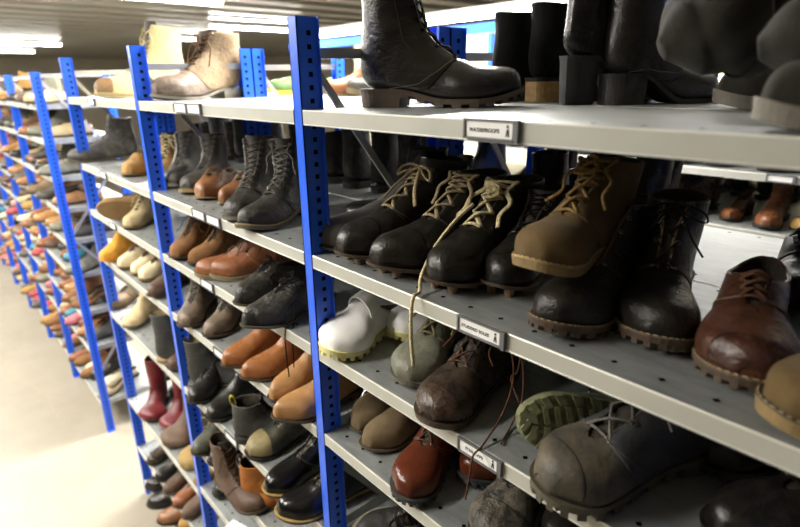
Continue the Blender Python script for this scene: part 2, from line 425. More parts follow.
    # tongue
    if laced:
        s0 = l.st; ext = k.get('tongue', .04)
        tg = patch(l, 'tongue', lambda a, b: s0 - .03 + (1 + ext - s0 + .03) * a, lambda a, b, u: (b - .5) * 2 * (l.g(min(1, u)) + .38), 12, 8, -.0045, k.get('tonguem') or TONG(), root, .003)
        # eyelets and laces
        K = k.get('eyes', 6); e0 = s0 + .035; e1 = k.get('etop', .965 if l.kind == 'boot' else .93); E = {}
        for sg in (1, -1):
            for i in range(K):
                u = e0 + (e1 - e0) * i / (K - 1); t = sg * (l.g(u) + .15); E[sg, i] = (l.P(u, t), l.N(u, t))
        if k.get('metal', True):
            em = k.get('eyem') or plain('eyelet_metal', '8d8a82', .35, .9); er = k.get('er', .0032); proto = None
            for key_, (p, n) in E.items():
                if proto is None:
                    b = MB(); b.tube([Vector((math.cos(q*PI/5)*er, math.sin(q*PI/5)*er, 0)) for q in range(11)], .0011, 5)
                    ey = b.build('eyelet', em, root, True); proto = ey
                else: ey = proto.copy(); COL.objects.link(ey); ey.parent = root
                ey.location = p + n * .003; ey.rotation_mode = 'QUATERNION'; ey.rotation_quaternion = n.to_track_quat('Z', 'Y')
        if laced != 'none':
            b = MB(); r = k.get('lr', .0017); fl = k.get('lflat', 1.0); rnd = random.Random(k.get('seed', 1))
            U = Vector((0, 0, 1)); K2 = k.get('lused', K)
            for i in range(K2):
                (p, n), (q, m) = E[1, i], E[-1, i]; mid = (p + q) / 2 + (n + m).normalized() * (.0035 + r)
                if i == 0: b.tube(spline([p + n*.002, mid, q + m*.002], 5), r, 6, fl)
                if i < K2 - 1:
                    for sg in (1, -1):
                        p, n = E[sg, i]; q, m = E[-sg, i+1]; mm = (p + q) / 2 + (n + m).normalized() * (.004 + r * (1.2 if sg > 0 else 3.4))
                        b.tube(spline([p + n*.0022, mm + Vector((0, rnd.uniform(-.002, .002), 0)), q + m*.0022], 5), r, 6, fl)
            (p, n), (q, m) = E[1, K2-1], E[-1, K2-1]; c = (p + q) / 2 + (n + m).normalized() * .009
            fw = (l.P(.6, 0) - l.P(.9, 0)).normalized(); sz = k.get('bow', 1.0)
            def drop(v):  # keep a loose end outside the upper
                return v
            if laced == 'bow':
                for sg in (1, -1):
                    b.tube(spline([p if sg > 0 else q, c], 4), r, 6, fl)
                    y = Vector((0, sg, 0)); N_ = (n + m).normalized()
                    b.tube(spline([c, c + y*.02*sz + N_*.012 + fw*.004, c + y*.042*sz + N_*.008 + fw*.014, c + y*.046*sz + fw*.026*sz + N_*.001, c + y*.028*sz + fw*.022 + N_*.006, c + fw*.004], 6), r, 6, fl)
                    b.tube(spline([c, c + y*.014 + fw*.02 + N_*.006, c + y*.03*sz + fw*.05*sz + N_*.004, c + y*(.045 + rnd.uniform(0, .02)) + fw*.075*sz - U*.004], 6), r, 6, fl)
                b.tube([c - Vector((0,.004,0)), c + Vector((0,.004,0))], r*2.2, 8)
            elif laced == 'loose':
                for sg in (1, -1):
                    y = Vector((0, sg, 0)); N_ = (n + m).normalized(); P0 = p if sg > 0 else q
                    b.tube(spline([P0, P0 + N_*.007 + y*.004, P0 + N_*.008 - y*(.004) + fw*.018*sz, P0 + y*(.012*sz) + fw*.036*sz + N_*.006, P0 + y*(.016 + rnd.uniform(-.01,.012)) + fw*(.058*sz) + N_*.003, P0 + y*(.022 + rnd.uniform(-.01,.012)) + fw*(.075*sz) - U*.004], 7), r, 6, fl)
                # curled slack over the throat
                for q_ in range(k.get('curl', 0)):
                    a0 = rnd.uniform(0, 6); pts = []
                    cc = l.P(.78 - .07*q_, 0) + l.N(.78, 0) * .012
                    for w_ in range(9):
                        a_ = a0 + w_ * .85; pts.append(cc + Vector((0, math.cos(a_)*(.013 + .006*math.sin(w_*2.3)), 0)) + fw*(math.sin(a_)*.009 + .0035*w_ - .014) + l.N(.78, 0)*(.002*math.sin(w_*1.7)))
                    b.tube(spline(pts, 4), r, 6, fl)
            elif laced == 'tucked':
                b.tube(spline([p, c, q], 4), r, 6, fl)
            b.build('laces', k.get('lm') or lacem('2a251f'), root, True)
    for pth, r_, mat_ in k.get('cords', []):
        b = MB(); b.tube(spline(pth, 8), r_, 6); b.build('lace_end', mat_, root, True)
    if k.get('pull'):
        b = MB(); c = l.P(.99, PI); b.tube(spline([c + Vector((.004,0,-.02)), c + Vector((-.006,0,.0)), c + Vector((-.004,0,.022)), c + Vector((.008,0,.012)), c + Vector((.010,0,-.012))], 5), .0022, 6, 3.4, up=Vector((1,0,0)))
        b.build('pull_tab', k['pull'], root, True)
    if k.get('seam'):
        b = MB(); sm = k['seam']
        for t0 in (1.35, -1.35):
            b.tube([l.P(u, t0 + .25*math.sin(u*3)) + l.N(u, t0) * .0022 for u in [.56 + .44 * i / 14 for i in range(15)]], .0009, 5)
        b.build('side_seam', sm, root, True)
    return root
# ------------------------------------------------------------------ the place
ZT = 2.2387                                   # height of the top shelf
BLUE = plain('blue_powder_coat', '2a66f0', .32, 0, .06, 12, .04, .5)
HOLE = plain('punched_hole', '07070c', .9, 0, .1, 30, 0, .1)
WHITE = plain('white_card', 'f4f3f0', .6, 0, .02, 20, 0)
GREYF = plain('grey_plastic_frame', '6b6b6e', .45, 0, .08, 20, 0)
INK = plain('ink', '1a1a1c', .8, 0, .05, 20, 0)
LIPF = plain('zinc_lip_face', 'bfbfb6', .42, .2, .08, 8, .08)
LIPM = plain('bright_rolled_steel', 'e6e4da', .38, .15, .05, 20, .05)

def text_mesh(s, size, parent, loc, rz, mat, name='lettering'):
    cu = bpy.data.curves.new('t', 'FONT'); cu.body = s; cu.size = size; cu.extrude = .0001; cu.offset = .00015; cu.align_x = 'CENTER'; cu.align_y = 'CENTER'
    t = bpy.data.objects.new('t', cu); COL.objects.link(t); bpy.context.view_layer.update()
    me = bpy.data.meshes.new_from_object(t.evaluated_get(bpy.context.evaluated_depsgraph_get()))
    bpy.data.objects.remove(t); o = bpy.data.objects.new(name, me); me.materials.clear(); me.materials.append(mat)
    COL.objects.link(o); o.parent = parent; o.location = loc; o.rotation_euler = (PI/2, 0, rz); return o

PW, PD = .031, .046
def post_mesh(name, x, y, z0, z1, parent, face=-1, holes=True):
    # perforated angle upright: front flange towards the aisle (face=-1 means towards -y), web along +y
    b = MB(); t = .0022; ys = 1 if face < 0 else -1
    def yb(a, c): return (y + min(a*ys, c*ys), y + max(a*ys, c*ys))
    y0, y1 = yb(0, t); b.box(x, x+PW, y0, y1, z0, z1)
    y0, y1 = yb(0, PD); b.box(x+PW-t, x+PW, y0, y1, z0, z1); b.box(x, x+t, y0, y1, z0, z1)
    y0, y1 = yb(PD-t, PD); b.box(x+PW-t, x+PW+.008, y0, y1, z0, z1)
    if holes:
        z = z0 + .03
        while z < z1 - .01:
            for xs, nx in ((x+PW+.0003, 1), (x-.0003, -1)):
                cy = y + ys*.026; h = .0046
                b.add([(xs, cy-h, z-h), (xs, cy+h, z-h), (xs, cy+h, z+h), (xs, cy-h, z+h)], [(0,1,2,3)], 1)
            z += .025
    # foot plate
    if z0 < .1:
        y0, y1 = yb(.001, PD-.001); b.box(x-.006, x+PW+.012, y0, y1, z0, z0+.006)
    return b.build(name, [BLUE, HOLE], parent)
def shelf_mesh(x0, x1, y0, y1, z, parent, lips=(1, 1)):
    b = MB(); h = .029; t = .0012
    b.box(x0, x1, y0+.002, y1-.002, z-.0015, z)
    for y, s, on in ((y0, 1, lips[0]), (y1, -1, lips[1])):
        if not on: continue
        a, c = sorted((y, y + s*t)); b.box(x0, x1, a, c, z-h+.003, z-.002, 3)
        b.tube([(x0, y+s*.002, z-.0012), (x1, y+s*.002, z-.0012)], .0019, 6, mi=1)
        b.tube([(x0, y+s*.002, z-h+.0015), (x1, y+s*.002, z-h+.0015)], .0019, 6, mi=1)
        a, c = sorted((y, y + s*.014)); b.box(x0, x1, a, c, z-h, z-h+.0012)
    a = x0 + .045
    while a < x1 - .03:                     # punched holes near both edges
        for yy in (y0 + .035, y1 - .022):
            h_ = .0052; b.add([(a-h_, yy, z+.0004), (a, yy-h_, z+.0004), (a+h_, yy, z+.0004), (a, yy+h_, z+.0004)], [(0,1,2,3)], 2)
        a += .062
    xm = (x0 + x1) / 2
    for xx in (x0, x1): b.box(min(xx, xx+(.0012 if xx == x0 else -.0012)), max(xx, xx+(.0012 if xx == x0 else -.0012)), y0, y1, z-.029, z-.001)
    return b.build('shelf', [galv(), LIPM, HOLE, LIPF], parent)
def label_on(shelf, xc, y, z, text, w=.088, blank=False, s=-1):
    b = MB(); h = .0245; f = .003
    for a in ((xc-w/2, xc+w/2, z, z+f), (xc-w/2, xc+w/2, z-h, z-h+f), (xc-w/2, xc-w/2+f, z-h, z), (xc+w/2-f, xc+w/2, z-h, z)):
        b.box(a[0], a[1], y-.006, y-.0005, a[2], a[3])
    b.box(xc+w/2, xc+w/2+.006, y-.007, y, z-h-.001, z+.003)
    b.build('label_holder', GREYF, shelf)
    c = MB(); c.box(xc-w/2+f, xc+w/2-f, y-.0035, y-.002, z-h+f, z); c.build('label_card', WHITE, shelf)
    if text:
        text_mesh(text, .0074, shelf, (xc-.008, y-.0038, z-h/2), 0, INK)
        b = MB(); x = xc + w*.36
        b.cyl((x, y-.0041, z-.0055), .0019, .0005, 10, axis='y')
        b.add([(x-.0012,y-.0039,z-.0085),(x+.0016,y-.0039,z-.0085),(x+.0034,y-.0039,z-.0185),(x+.0012,y-.0039,z-.0185),(x+.0002,y-.0039,z-.013),(x-.0008,y-.0039,z-.0185),(x-.003,y-.0039,z-.0185)], [(0,1,4),(1,2,3,4),(0,4,5,6)][::1])
        b.build('pictogram', INK, shelf)
def braces(x, y0, y1, z0, z1, parent, top=None):
    SIL = plain('silver_strut', 'b9bab8', .35, .7, .08, 20, .05)
    b = MB(); b.bar((x, y0+.02, z1), (x, y1-.02, z1+.006), .020, .006, (1,0,0)); b.build('cross_strut', SIL, parent)
    z = z1 - .01; a, c = y0 + .03, y1 - .03
    while z - .47 > z0:
        b = MB(); b.bar((x, a, z), (x, c, z-.47), .016, .006, (1,0,0)); b.build('diagonal_brace', SIL, parent); z -= .47; a, c = c, a
def bay(label, x0, y0, levels, depth=.42, w=1.0, end=False, labels=(), top=.17, gx=None, rear=True, z_top=ZT, ends=(0,), face=-1, cut=None):
    root = empty('shelving_unit', (x0, y0, 0)); tag(root, label, 'shelving unit')
    for e in ends:
        x = e * w
        post_mesh('upright_post', x, 0, 0, ZT + top, root, -1)
        if rear: post_mesh('upright_post', x, depth, 0, ZT + top, root, 1)
        braces(x + PW*.6, 0, depth, .15, ZT + .105, root)
    for i, z in enumerate(levels):
        sh = shelf_mesh(PW + .001, w - .001, .0, depth, z, root)
        for (li, xc, tx) in labels:
            if li == i: label_on(sh, xc, 0, z - .001, tx)
    return root
LV = [ZT + d for d in (0, -.300, -.523, -.751, -1.067, -1.322, -1.546)]
LA = LV + [ZT - 1.86, .12]
LC = [ZT + d for d in (0, -.300, -.523, -.751, -1.067, -1.590, -1.904)] + [.10]
L2R = [ZT + d for d in (-.05, -.25, -.47, -.665, -.865, -1.09, -1.35, -1.605, -2.02)]
bay('blue-posted shelving bay with the three label cards, nearest on the right', 0, 0, LA, labels=((0, .504, 'WATERPROOFS'), (1, .50, 'STUDDED SOLES'), (2, .507, 'STEEL CAPS')), ends=(0, 1))
bay('blue-posted shelving bay holding the orange shoes, middle of the near run', -1, 0, LA, labels=((0, .40, ''), (0, .495, ''), (1, .43, ''), (1, .53, ''), (2, .42, ''), (3, .45, ''), (4, .45, '')))
bay('blue-posted shelving bay holding the red boots, beside the cross aisle gap', -2, 0, LC, labels=((0, .45, ''), (1, .42, ''), (2, .42, '')))
for i, n in enumerate(('rearmost right shelving bay backing onto the bay with label cards', 'shelving bay backing onto the middle near bay', 'shelving bay backing onto the near bay by the cross aisle')):
    bay(n, -i, .422, LV[:5] + [LV[6], .12], ends=(0, 1) if i == 0 else (0,))
XR = -2.808
names = ('first', 'second', 'third', 'fourth', 'fifth', 'sixth', 'seventh')
for i in range(7):
    bay('tall blue-posted shelving bay, %s one beyond the cross aisle gap' % names[i], XR - 1 - i + (0 if i else 0), 0, L2R, top=.125, ends=(1, 0) if i == 0 else (0,), rear=(i < 3))
for i in range(3):
    bay('shelving bay across the back aisle, %s from the right' % names[i], -i, 1.80, [ZT - .0, ZT - .30, ZT - .523, ZT - .75, ZT - 1.067, ZT - 1.5, .12], depth=.84, labels=((1, .42, ''),), ends=(0, 1) if i == 0 else (0,), top=.28)
bm = MB(); bm.box(-3, 1.2, 1.80, 1.84, ZT + .285, ZT + .335); tag(bm.build('beam', BLUE), 'long blue steel beam above the shelving across the back aisle', 'beam')

# floor: pale sealed concrete
def floor_mat():
    m, nt, b = _nt('sealed_concrete'); N = nt.nodes; K = nt.links
    tc = N.new('ShaderNodeTexCoord'); n1 = N.new('ShaderNodeTexNoise'); n1.inputs['Scale'].default_value = 1.6; n1.inputs['Detail'].default_value = 9; n1.inputs['Roughness'].default_value = .7
    K.new(tc.outputs['Object'], n1.inputs['Vector'])
    r = N.new('ShaderNodeValToRGB'); e = r.color_ramp.elements; e[0].position = .3; e[1].position = .7
    e[0].color = (.27, .238, .182, 1); e[1].color = (.345, .305, .24, 1)
    K.new(n1.outputs['Fac'], r.inputs['Fac']); K.new(r.outputs['Color'], b.inputs['Base Color'])
    n2 = N.new('ShaderNodeTexNoise'); n2.inputs['Scale'].default_value = 5; n2.inputs['Detail'].default_value = 6; K.new(tc.outputs['Object'], n2.inputs['Vector'])
    mr = N.new('ShaderNodeMapRange'); mr.inputs['To Min'].default_value = .3; mr.inputs['To Max'].default_value = .65
    K.new(n2.outputs['Fac'], mr.inputs['Value']); K.new(mr.outputs['Result'], b.inputs['Roughness'])
    return m
b = MB(); b.box(-20, 4, -6, 9, -.1, 0); fl = struct(b.build('floor', floor_mat()))
b = MB(); J = plain('joint_filler', 'a2977f', .9)
for q in (((-3.53,-.10),(-3.50,.0)), ((-3.53,-.23),(-3.50,0)), ((-3.50,0),(-3.17,.045)), ((-3.17,.045),(-3.20,-.215)), ((-3.53,-.23),(-3.20,-.215)), ((-3.95,-.30),(-3.53,-.20)), ((-8,-1.2),(-3.95,-.30))):
    b.bar((*q[0], .0005), (*q[1], .0005), .006, .001, (0,0,1))
struct(b.build('trim_floor_joint', J))
# corrugated metal ceiling, ribs across the rows
CZ = ZT + .86
b = MB(); vs = []; x = -20.0; prof = []
while x < 4:
    prof += [(x, 0), (x+.26, 0), (x+.30, .10), (x+.52, .10), (x+.56, 0)]; x += .56
for (px_, pz) in prof: vs += [(px_, -6, CZ + pz), (px_, 9, CZ + pz)]
fs = [(2*i, 2*i+1, 2*i+3, 2*i+2) for i in range(len(prof)-1)]
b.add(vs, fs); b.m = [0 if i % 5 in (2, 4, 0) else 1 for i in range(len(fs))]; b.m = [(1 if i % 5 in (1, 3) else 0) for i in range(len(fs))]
struct(b.build('ceiling', [plain('painted_sheet_metal', 'efece2', .25, .3, .06, 3, .05), plain('rib_flank_painted_shade', '8b887d', .4, .3, .06, 3, .05)]))  # darker flank colour puts the ribs' bands of light and shade into the material
WM = plain('cream_wall_paint', 'cdc4ad', .8, 0, .05, 3, .05)
DW = plain('grey_wall_paint', '4f4d49', .8, 0, .05, 3, .05)
b = MB(); b.box(-20, 4, 8.9, 9, 0, CZ); struct(b.build('wall_back', WM))
b = MB(); b.box(-20.1, -20, -6, 9, 0, CZ); struct(b.build('wall_left', WM))
b = MB(); b.box(4, 4.1, -6, 9, 0, CZ); struct(b.build('wall_right', DW))
b = MB(); b.box(-20, 4, -6.1, -6, 0, CZ); struct(b.build('wall_front', DW))
# cream partition seen above the far shelving
b = MB(); b.box(-4, 2, 3.2, 3.26, 0, ZT + .42); struct(b.build('wall_partition', plain('cream_partition', 'd9ceb2', .8, 0, .04, 3, .05)))

def emis(name, col, s):
    m, nt, b = _nt(name); b.inputs['Base Color'].default_value = (*col, 1); b.inputs['Emission Color'].default_value = (*col, 1); b.inputs['Emission Strength'].default_value = s; return m
TUBE = emis('lit_tube', (1, .97, .90), 32)
def fixture(x, y, L_, label, along='y', z=None, watts=None):
    z = z or CZ - .06
    r = empty('ceiling_light', (x, y, z), (0, 0, 0 if along == 'y' else PI/2)); tag(r, label, 'light', 'fluorescent ceiling lights')
    b = MB(); b.box(-.05, .05, -L_/2, L_/2, .012, .055); b.build('housing', plain('white_housing', 'e8e8e4', .5), r)
    b = MB(); b.tube([(0, -L_/2+.02, -.008), (0, L_/2-.02, -.008)], .018, 10); b.build('tube', TUBE, r, True)
    return r
ONE = 'white fluorescent strip light hung under the corrugated ceiling'
k = 0
for x in (-.75, -2.6, -4.6, -6.8, -9.2, -11.8, -14.6):
    for y in ((-1.6, 1.3) if x > -5 else (-1.6, 3.6) if x > -10 else (1.3,)):
        fixture(x, y, 1.5, ONE)
for x in (-3.6, -1.9, -.4): fixture(x, 2.75, 1.5, 'fluorescent strip light running along the partition behind the far shelving', 'x', ZT + .50)

def area(x, y, z, sx, sy, e, col=(1, .96, .88), rot=(0,0,0)):
    d = bpy.data.lights.new('lamp', 'AREA'); d.shape = 'RECTANGLE'; d.size = sx; d.size_y = sy; d.energy = e; d.color = col
    o = bpy.data.objects.new('ceiling_lamp', d); COL.objects.link(o); o.location = (x, y, z); o.rotation_euler = rot
    tag(o, 'glow of the strip lights over the aisle', 'light', 'lamp glow'); return o
for x, e in ((-.75, 56), (-2.6, 90), (-4.6, 95), (-6.8, 100), (-9.2, 100), (-11.8, 100)):
    area(x, -1.6, CZ - .10, .12, 1.5, e)
    if x > -7: area(x, 1.3, CZ - .10, .12, 1.5, e * (1.5 if x > -3 else .9))
for x in (-1.9, -.2): area(x, 2.6, ZT + .5, 1.4, .1, 14)
W = bpy.data.worlds.new('world'); scene.world = W; W.use_nodes = True
W.node_tree.nodes['Background'].inputs[0].default_value = (.9, .92, 1, 1); W.node_tree.nodes['Background'].inputs[1].default_value = .10

cam = bpy.data.cameras.new('camera'); co = bpy.data.objects.new('camera', cam); COL.objects.link(co); scene.camera = co
RM = Matrix(((.6652452, -.2302655, .7102299), (.7465093, .2218791, -.6272907), (-.0131418, .9474953, .3194994)))
co.matrix_world = Matrix.Translation((.98524, -.59123, ZT + .05239)) @ RM.to_4x4()
cam.sensor_width = 36; cam.lens = 542.387 / 800 * 36; cam.clip_start = .02
cam.dof.use_dof = True; cam.dof.focus_distance = 1.05; cam.dof.aperture_fstop = 3.0
vs_ = scene.view_settings; vs_.view_transform = 'Standard'; vs_.look = 'None'; vs_.gamma = 1; vs_.exposure = 0.42

def paper(): 
    b = MB(); b.box(-.07, .07, -.05, .05, 0, .0006); o = b.build('paper_card', WHITE); o.location = (-.62, -.005, LV[6] + .003); o.rotation_euler = (0, 0, .3)
    tag(o, 'blank white paper card lying on the seventh shelf by the edge', 'card')
paper()
# ------------------------------------------------------------------ footwear
BK1 = leather('191715', .33, .12, '7a7064'); BK2 = leather('1a1714', .26, .03, '8a7a66', .25); BK3 = leather('1d1b18', .34, .22, '6d6252', .4)
BK4 = leather('2c2a27', .36, .3, '8d8677', .6); BK5 = leather('3a3733', .5, .45, '8d8677', .5); BKS = leather('161515', .28, .05, '55504a', .1); BKG = leather('121111', .2, .04, '55504a', .12)
BKD = leather('1f1e1d', .6, .25, '5f5a52'); BKM = leather('262320', .5, .5, 'b0a48c', .5); BKT = leather('30332c', .5, .3, '7d7450', .3); SNDT = leather('8d7f58', .6, .4, '4c4838', .3); TANT = leather('6a5639', .8, .3, '4a3c28', .2, .25, 1, True); SBK = leather('121212', .8, .05, '3a3836', .3, .3, 1, True)
RUB = leather('4a4845', .5, .3, '66625b', .1); PIPE = plain('worn_tan_edge', '6f5836', .8); OXD = leather('3a2018', .28, .3, '6a4632', .3, .4); DBC = leather('43352d', .3, .45, '8d7058', .4, .5); TAN = leather('695639', .7, .45, '5c4a2e', .2, .25, 1, True); TAN2 = leather('b08a55', .8, .2, '7a5c36', .2, .25, 1, True)
OXB = leather('5a3828', .26, .6, '2a1a14', .4, .5); OXB2 = leather('5c2c1b', .22, .15, '351a12', .15, .3); PUR = leather('33262a', .35, .2); DBR = leather('322a25', .30, .3, '8a7058', .3)
GG = leather('6f6f60', .5, .45, 'a5a08a', .4); MOS = leather('3b3d30', .6, .4, '70704f'); WKB = leather('45423c', .55, .5, '7d6a4a', .3, .45); WKQ = leather('3a3c40', .55, .4, '6d6658', .3, .4)
DKC = leather('26272a', .8, .1); TAU = leather('7d6c53', .9, .35, '5a4d3b', .2, .25, 1, True); WH = leather('f1efec', .45, .06, 'cfc8bb', .05, .03); YEL = plain('cream_yellow_rubber', 'e4dc9a', .55, 0, .06, 30, .1)
BRG = leather('6f5f54', .4, .45, 'b5a794', .4); BRQ = leather('8b7357', .7, .4, 'c4b08e', .5); SND = leather('cbb98c', .85, .3, 'a48f63', .3, .15, 1, True); BRT = leather('8c6b44', .5, .3)
DGB = leather('4b4844', .45, .35, '8a8478', .4); BR1 = leather('8e6140', .4, .3, '5d3d28', .3); BR2 = leather('8a6441', .7, .4, '5f432b', .3, .25, 1, True); BR3 = leather('8b5636', .38, .3, '54331f', .4)
BR4 = leather('503a2c', .6, .35, '7b6450', .3); BR5 = leather('6d5a3f', .6, .3); BR6 = leather('5c4738', .65, .35, '836d58', .4); GB = leather('5f554b', .5, .5, 'a08463', .4)
ORG = leather('9c653b', .3, .3, '6e4222', .3, .25); ORG2 = leather('ad8153', .33, .35, '8a5a30', .3, .25); GRN = leather('4d6b3c', .6, .1); YELB = rubber('d6c43a'); BRO = leather('9a5c34', .45, .2); ORS = leather('b06d33', .7, .3, '7d4a20', .3, .2, 1, True); ORY = leather('dda043', .85, .25, 'b47b2c', .3, .2, 1, True)
DG2 = leather('3c3c3a', .6, .3, '6e6a62', .3); DG3 = leather('3f4034', .55, .4, '7a755f', .3); SUE = leather('977b57', .9, .25, '7c6445', .15, .2, 1, True); CRM = leather('c6b28a', .8, .3, '9c875f', .2, .15, 1, True)
CRM2 = leather('ddcfae', .6, .2, 'b9a57d', .2, .1); CRM3 = leather('e6d6b0', .55, .15, 'c3af85', .2, .1); FUR = leather('d9c39b', .95, .3, 'b39a6e', .8, .2, 1, True); RED = leather('641b20', .4, .2, '4a1216', .3); KHA = leather('a48b5c', .9, .3, '7d6840', .4, .2, 1, True)
GRY = leather('55544f', .7, .2); SGR = leather('26241f', .8, .1, '4a4640', .3, .3, 1, True)
RBLK = rubber('1a1918'); RBLKS = plain('satin_black_heel', '242424', .35, 0, .05); RBROWN = rubber('4b3b2e', .6); RGREY = rubber('6d675c'); RGREY2 = rubber('5a5546'); RDG = plain('cleated_rubber', '3d3f40', .7, 0, .15, 40, .2)
SGRY = rubber('8d877b'); SOLT = rubber('98835f', .75); CREPE = rubber('8d764c', .8); CREPD = rubber('8b8062', .8); STUD = rubber('8a6f54', .7); MOSR = plain('mossy_rubber', '6b6d4d', .75, 0, .35, 40, .4); TAUS = rubber('5e5442')
SNDS = rubber('b7a985'); CREAMS = rubber('c8bfa6', .7); WOODH = plain('stacked_wood_heel', 'a98858', .55, 0, .25, 90, .2)
LBK = lacem('1c1a19'); LTAN = lacem('a08f6f'); LTAN2 = lacem('8a7148'); LCREAM = lacem('cdbf96'); LBR = lacem('54402f'); LBR2 = lacem('5c4031'); LBR3 = lacem('6b5440'); LGR = lacem('6c6861'); LGR2 = lacem('8d8262')
TANW = plain('tan_welt', 'a98c58', .7, 0, .2, 60); BRW = plain('brown_welt', '5f4c39', .7, 0, .2, 60); DKW = plain('dark_welt', '4a4035', .7, 0, .2, 60); THY = plain('yellow_thread', 'd8c25a', .7)
BKSEAM = plain('seam_thread', '1b1917', .8); FLC = plain('fleece', 'a99873', 1, 0, .2, 80, .5, .05); YELT = plain('yellow_webbing', 'b9b03a', .8); DKT = plain('dark_webbing', '2a2622', .9)
def B(L, up, **k): return dict(dict(kind='boot', det=2, ts=.009), L=L, up=up, **k)
def Lo(L, up, **k): return dict(dict(kind='low', det=2, ts=.008), L=L, up=up, **k)
def Cl(L, up, **k): return dict(dict(kind='clog', det=2, w=1.12, crease=0, amp=.0008), L=L, up=up, **k)
def F(L, up, **k): return dict(dict(kind='flat', det=2, ts=.006, crease=0, amp=.001), L=L, up=up, **k)
def Ch(L, up, **k): return dict(dict(kind='boot', det=2, sh=.5, ts=.007, hh=.014, elastic=1, amp=.003, crease=.0022), L=L, up=up, **k)
def RIBS(L): return []
def HANG(L): return [([(.52*L,-.025,.13),(.64*L,-.035,.105),(.80*L,-.040,.065),(.95*L,-.030,.025),(1.03*L,-.012,.006),(1.10*L,-.006,.003),(1.125*L,-.004,-.05),(1.12*L,0,-.12)], .0034, LCREAM)]
def HANGX(L): return [([(.60*L, .02, .085), (.78*L, .045, .062), (.98*L, .05, .03), (1.09*L, .05, .006), (1.12*L, .052, -.03), (1.115*L, .048, -.09), (1.13*L, .052, -.13)], .0026, LCREAM)]
def HANG2(L): return [([(.50*L,.03,.125),(.46*L,.065,.135),(.52*L,.095,.085),(.66*L,.105,.035),(.9*L,.11,.004),(1.0*L,.112,.002),(1.03*L,.112,-.03),(1.03*L,.105,-.085)], .0017, LBR2), ([(.50*L,.025,.125),(.44*L,.06,.15),(.47*L,.10,.11),(.55*L,.12,.05),(.62*L,.115,.006),(.82*L,.13,.003)], .0017, LBR2), ([(.52*L,.0,.13),(.45*L,.05,.16),(.42*L,.085,.13),(.5*L,.10,.09),(.46*L,.08,.06),(.52*L,.11,.03)], .0017, LBR2)]
def HANG3(L): return [([(.6*L, .03, .06), (.66*L, .065, .03), (.72*L, .07, -.02), (.73*L, .068, -.11)], .0016, LBK), ([(.62*L, .02, .06), (.7*L, .06, .03), (.78*L, .062, -.02), (.785*L, .066, -.13)], .0016, LBK)]
def S(name, label, cat, k, x, y, z, yaw, rx=0, ry=0):
    r = make_shoe(name, k); r.location = (x, y, z); r.rotation_euler = (rx, ry, yaw); return tag(r, label, cat)
S('boot','large scuffed black leather lace-up boot standing side-on upon the top shelf','boot',B(0.330,BK2,sh=.98,hh=.020,eyem=LBK,w=1.08,ts=.010,td=.006,tread='lug',lace='tucked',lm=LBK,sole=RBROWN,heelm=RBROWN,capless=1,counter=None,seam=BKSEAM,flare=1.0,spring=.02,lused=6),0.029,0.159,2.2395,0.559,0.000,0.000)
S('boot','black suede ankle boot behind the large boot, without wooden heel','boot',B(0.270,SBK,sh=1.25,lace=None,hh=.03,toe=.2,sole=RBLK,heelm=RBLK),0.102,0.500,2.2395,1.309,0.000,0.000)
S('boot','black suede ankle boot with tan stacked wooden heel on the top shelf','boot',B(0.270,SBK,sh=1.2,lace=None,hh=.045,toe=.2,sole=RBLK,heelm=WOODH,hx=.3),0.196,0.520,2.2395,1.484,0.000,0.000)
S('boot','black boot with high block heel facing away on the top shelf','boot',B(0.250,BKS,sh=2.6,lace=None,hh=.085,hx=.27,taper=.86,toe=.35,w=.76,sole=RBLK,heelm=RBLKS),0.341,0.420,2.2395,1.222,0.000,0.000)
S('boot','black high-heeled boot just behind its twin beside the tall lace-up','boot',B(0.250,BKS,sh=2.6,lace=None,hh=.085,hx=.27,taper=.86,toe=.35,w=.76,sole=RBLK,heelm=RBLKS),0.267,0.620,2.2395,1.222,0.000,0.000)
S('boot','tall black lace-up boot between the high heels and the flat shoes','boot',B(0.270,BK1,sh=3.0,lace='loose',hh=.05,lm=LBK,sole=RBLK,heelm=RBLK,toe=.2,eyes=10,slouch=.0012,curl=0),0.396,0.480,2.2395,1.012,0.000,0.000)
S('shoe','glossy black flat shoe with its toe beside the tall lace-up','shoe',F(0.260,BKS,toe=.3,sole=RBLK),0.428,1.007,2.2395,-2.880,0.000,0.000)
S('shoe','black flat shoe with dusty toe beneath the grey slouch boot','shoe',F(0.260,BK1,toe=.3,sole=RBLK),0.586,0.926,2.2395,-2.793,0.000,0.000)
S('overshoe','black ribbed rubber overshoe beside the blue post','boot',B(0.370,RUB,ht=.50,lean=-.08,lace=None,hh=.004,ts=.006,toe=.3,sole=RBLK,cords=RIBS(0.370)),0.142,0.372,1.9395,-1.955,0.000,0.000)
S('boot','black studded boot with tan bow laces, left one of the pair','boot',B(0.340,BK1,ht=.46,lean=-.04,hh=.004,ts=.006,td=.013,tread='stud',treadm=STUD,lace='bow',lm=LTAN,lr=.0026,lflat=1.7,cap=1,sole=RBROWN,bow=1.2),0.154,0.339,1.9395,-1.676,0.000,0.000)
S('boot','black studded boot with loose tan laces, right one of the pair','boot',B(0.340,BK1,ht=.46,lean=-.04,side=-1,hh=.004,ts=.006,td=.013,tread='stud',treadm=STUD,lace='loose',lm=LTAN,lr=.0026,lflat=1.7,cap=1,sole=RBROWN,seed=4),0.253,0.341,1.9395,-1.588,0.000,0.000)
S('boot','black studded boot whose long cream lace hangs over the shelf edge','boot',B(0.330,BK1,ht=.46,lean=-.04,hh=.004,ts=.006,td=.013,tread='stud',treadm=STUD,lace='loose',lm=LCREAM,lr=.0028,lflat=1.9,sole=RBROWN,seed=7,bow=1.3,curl=2,cords=HANG(0.330)),0.338,0.348,1.9395,-1.484,0.000,0.000)
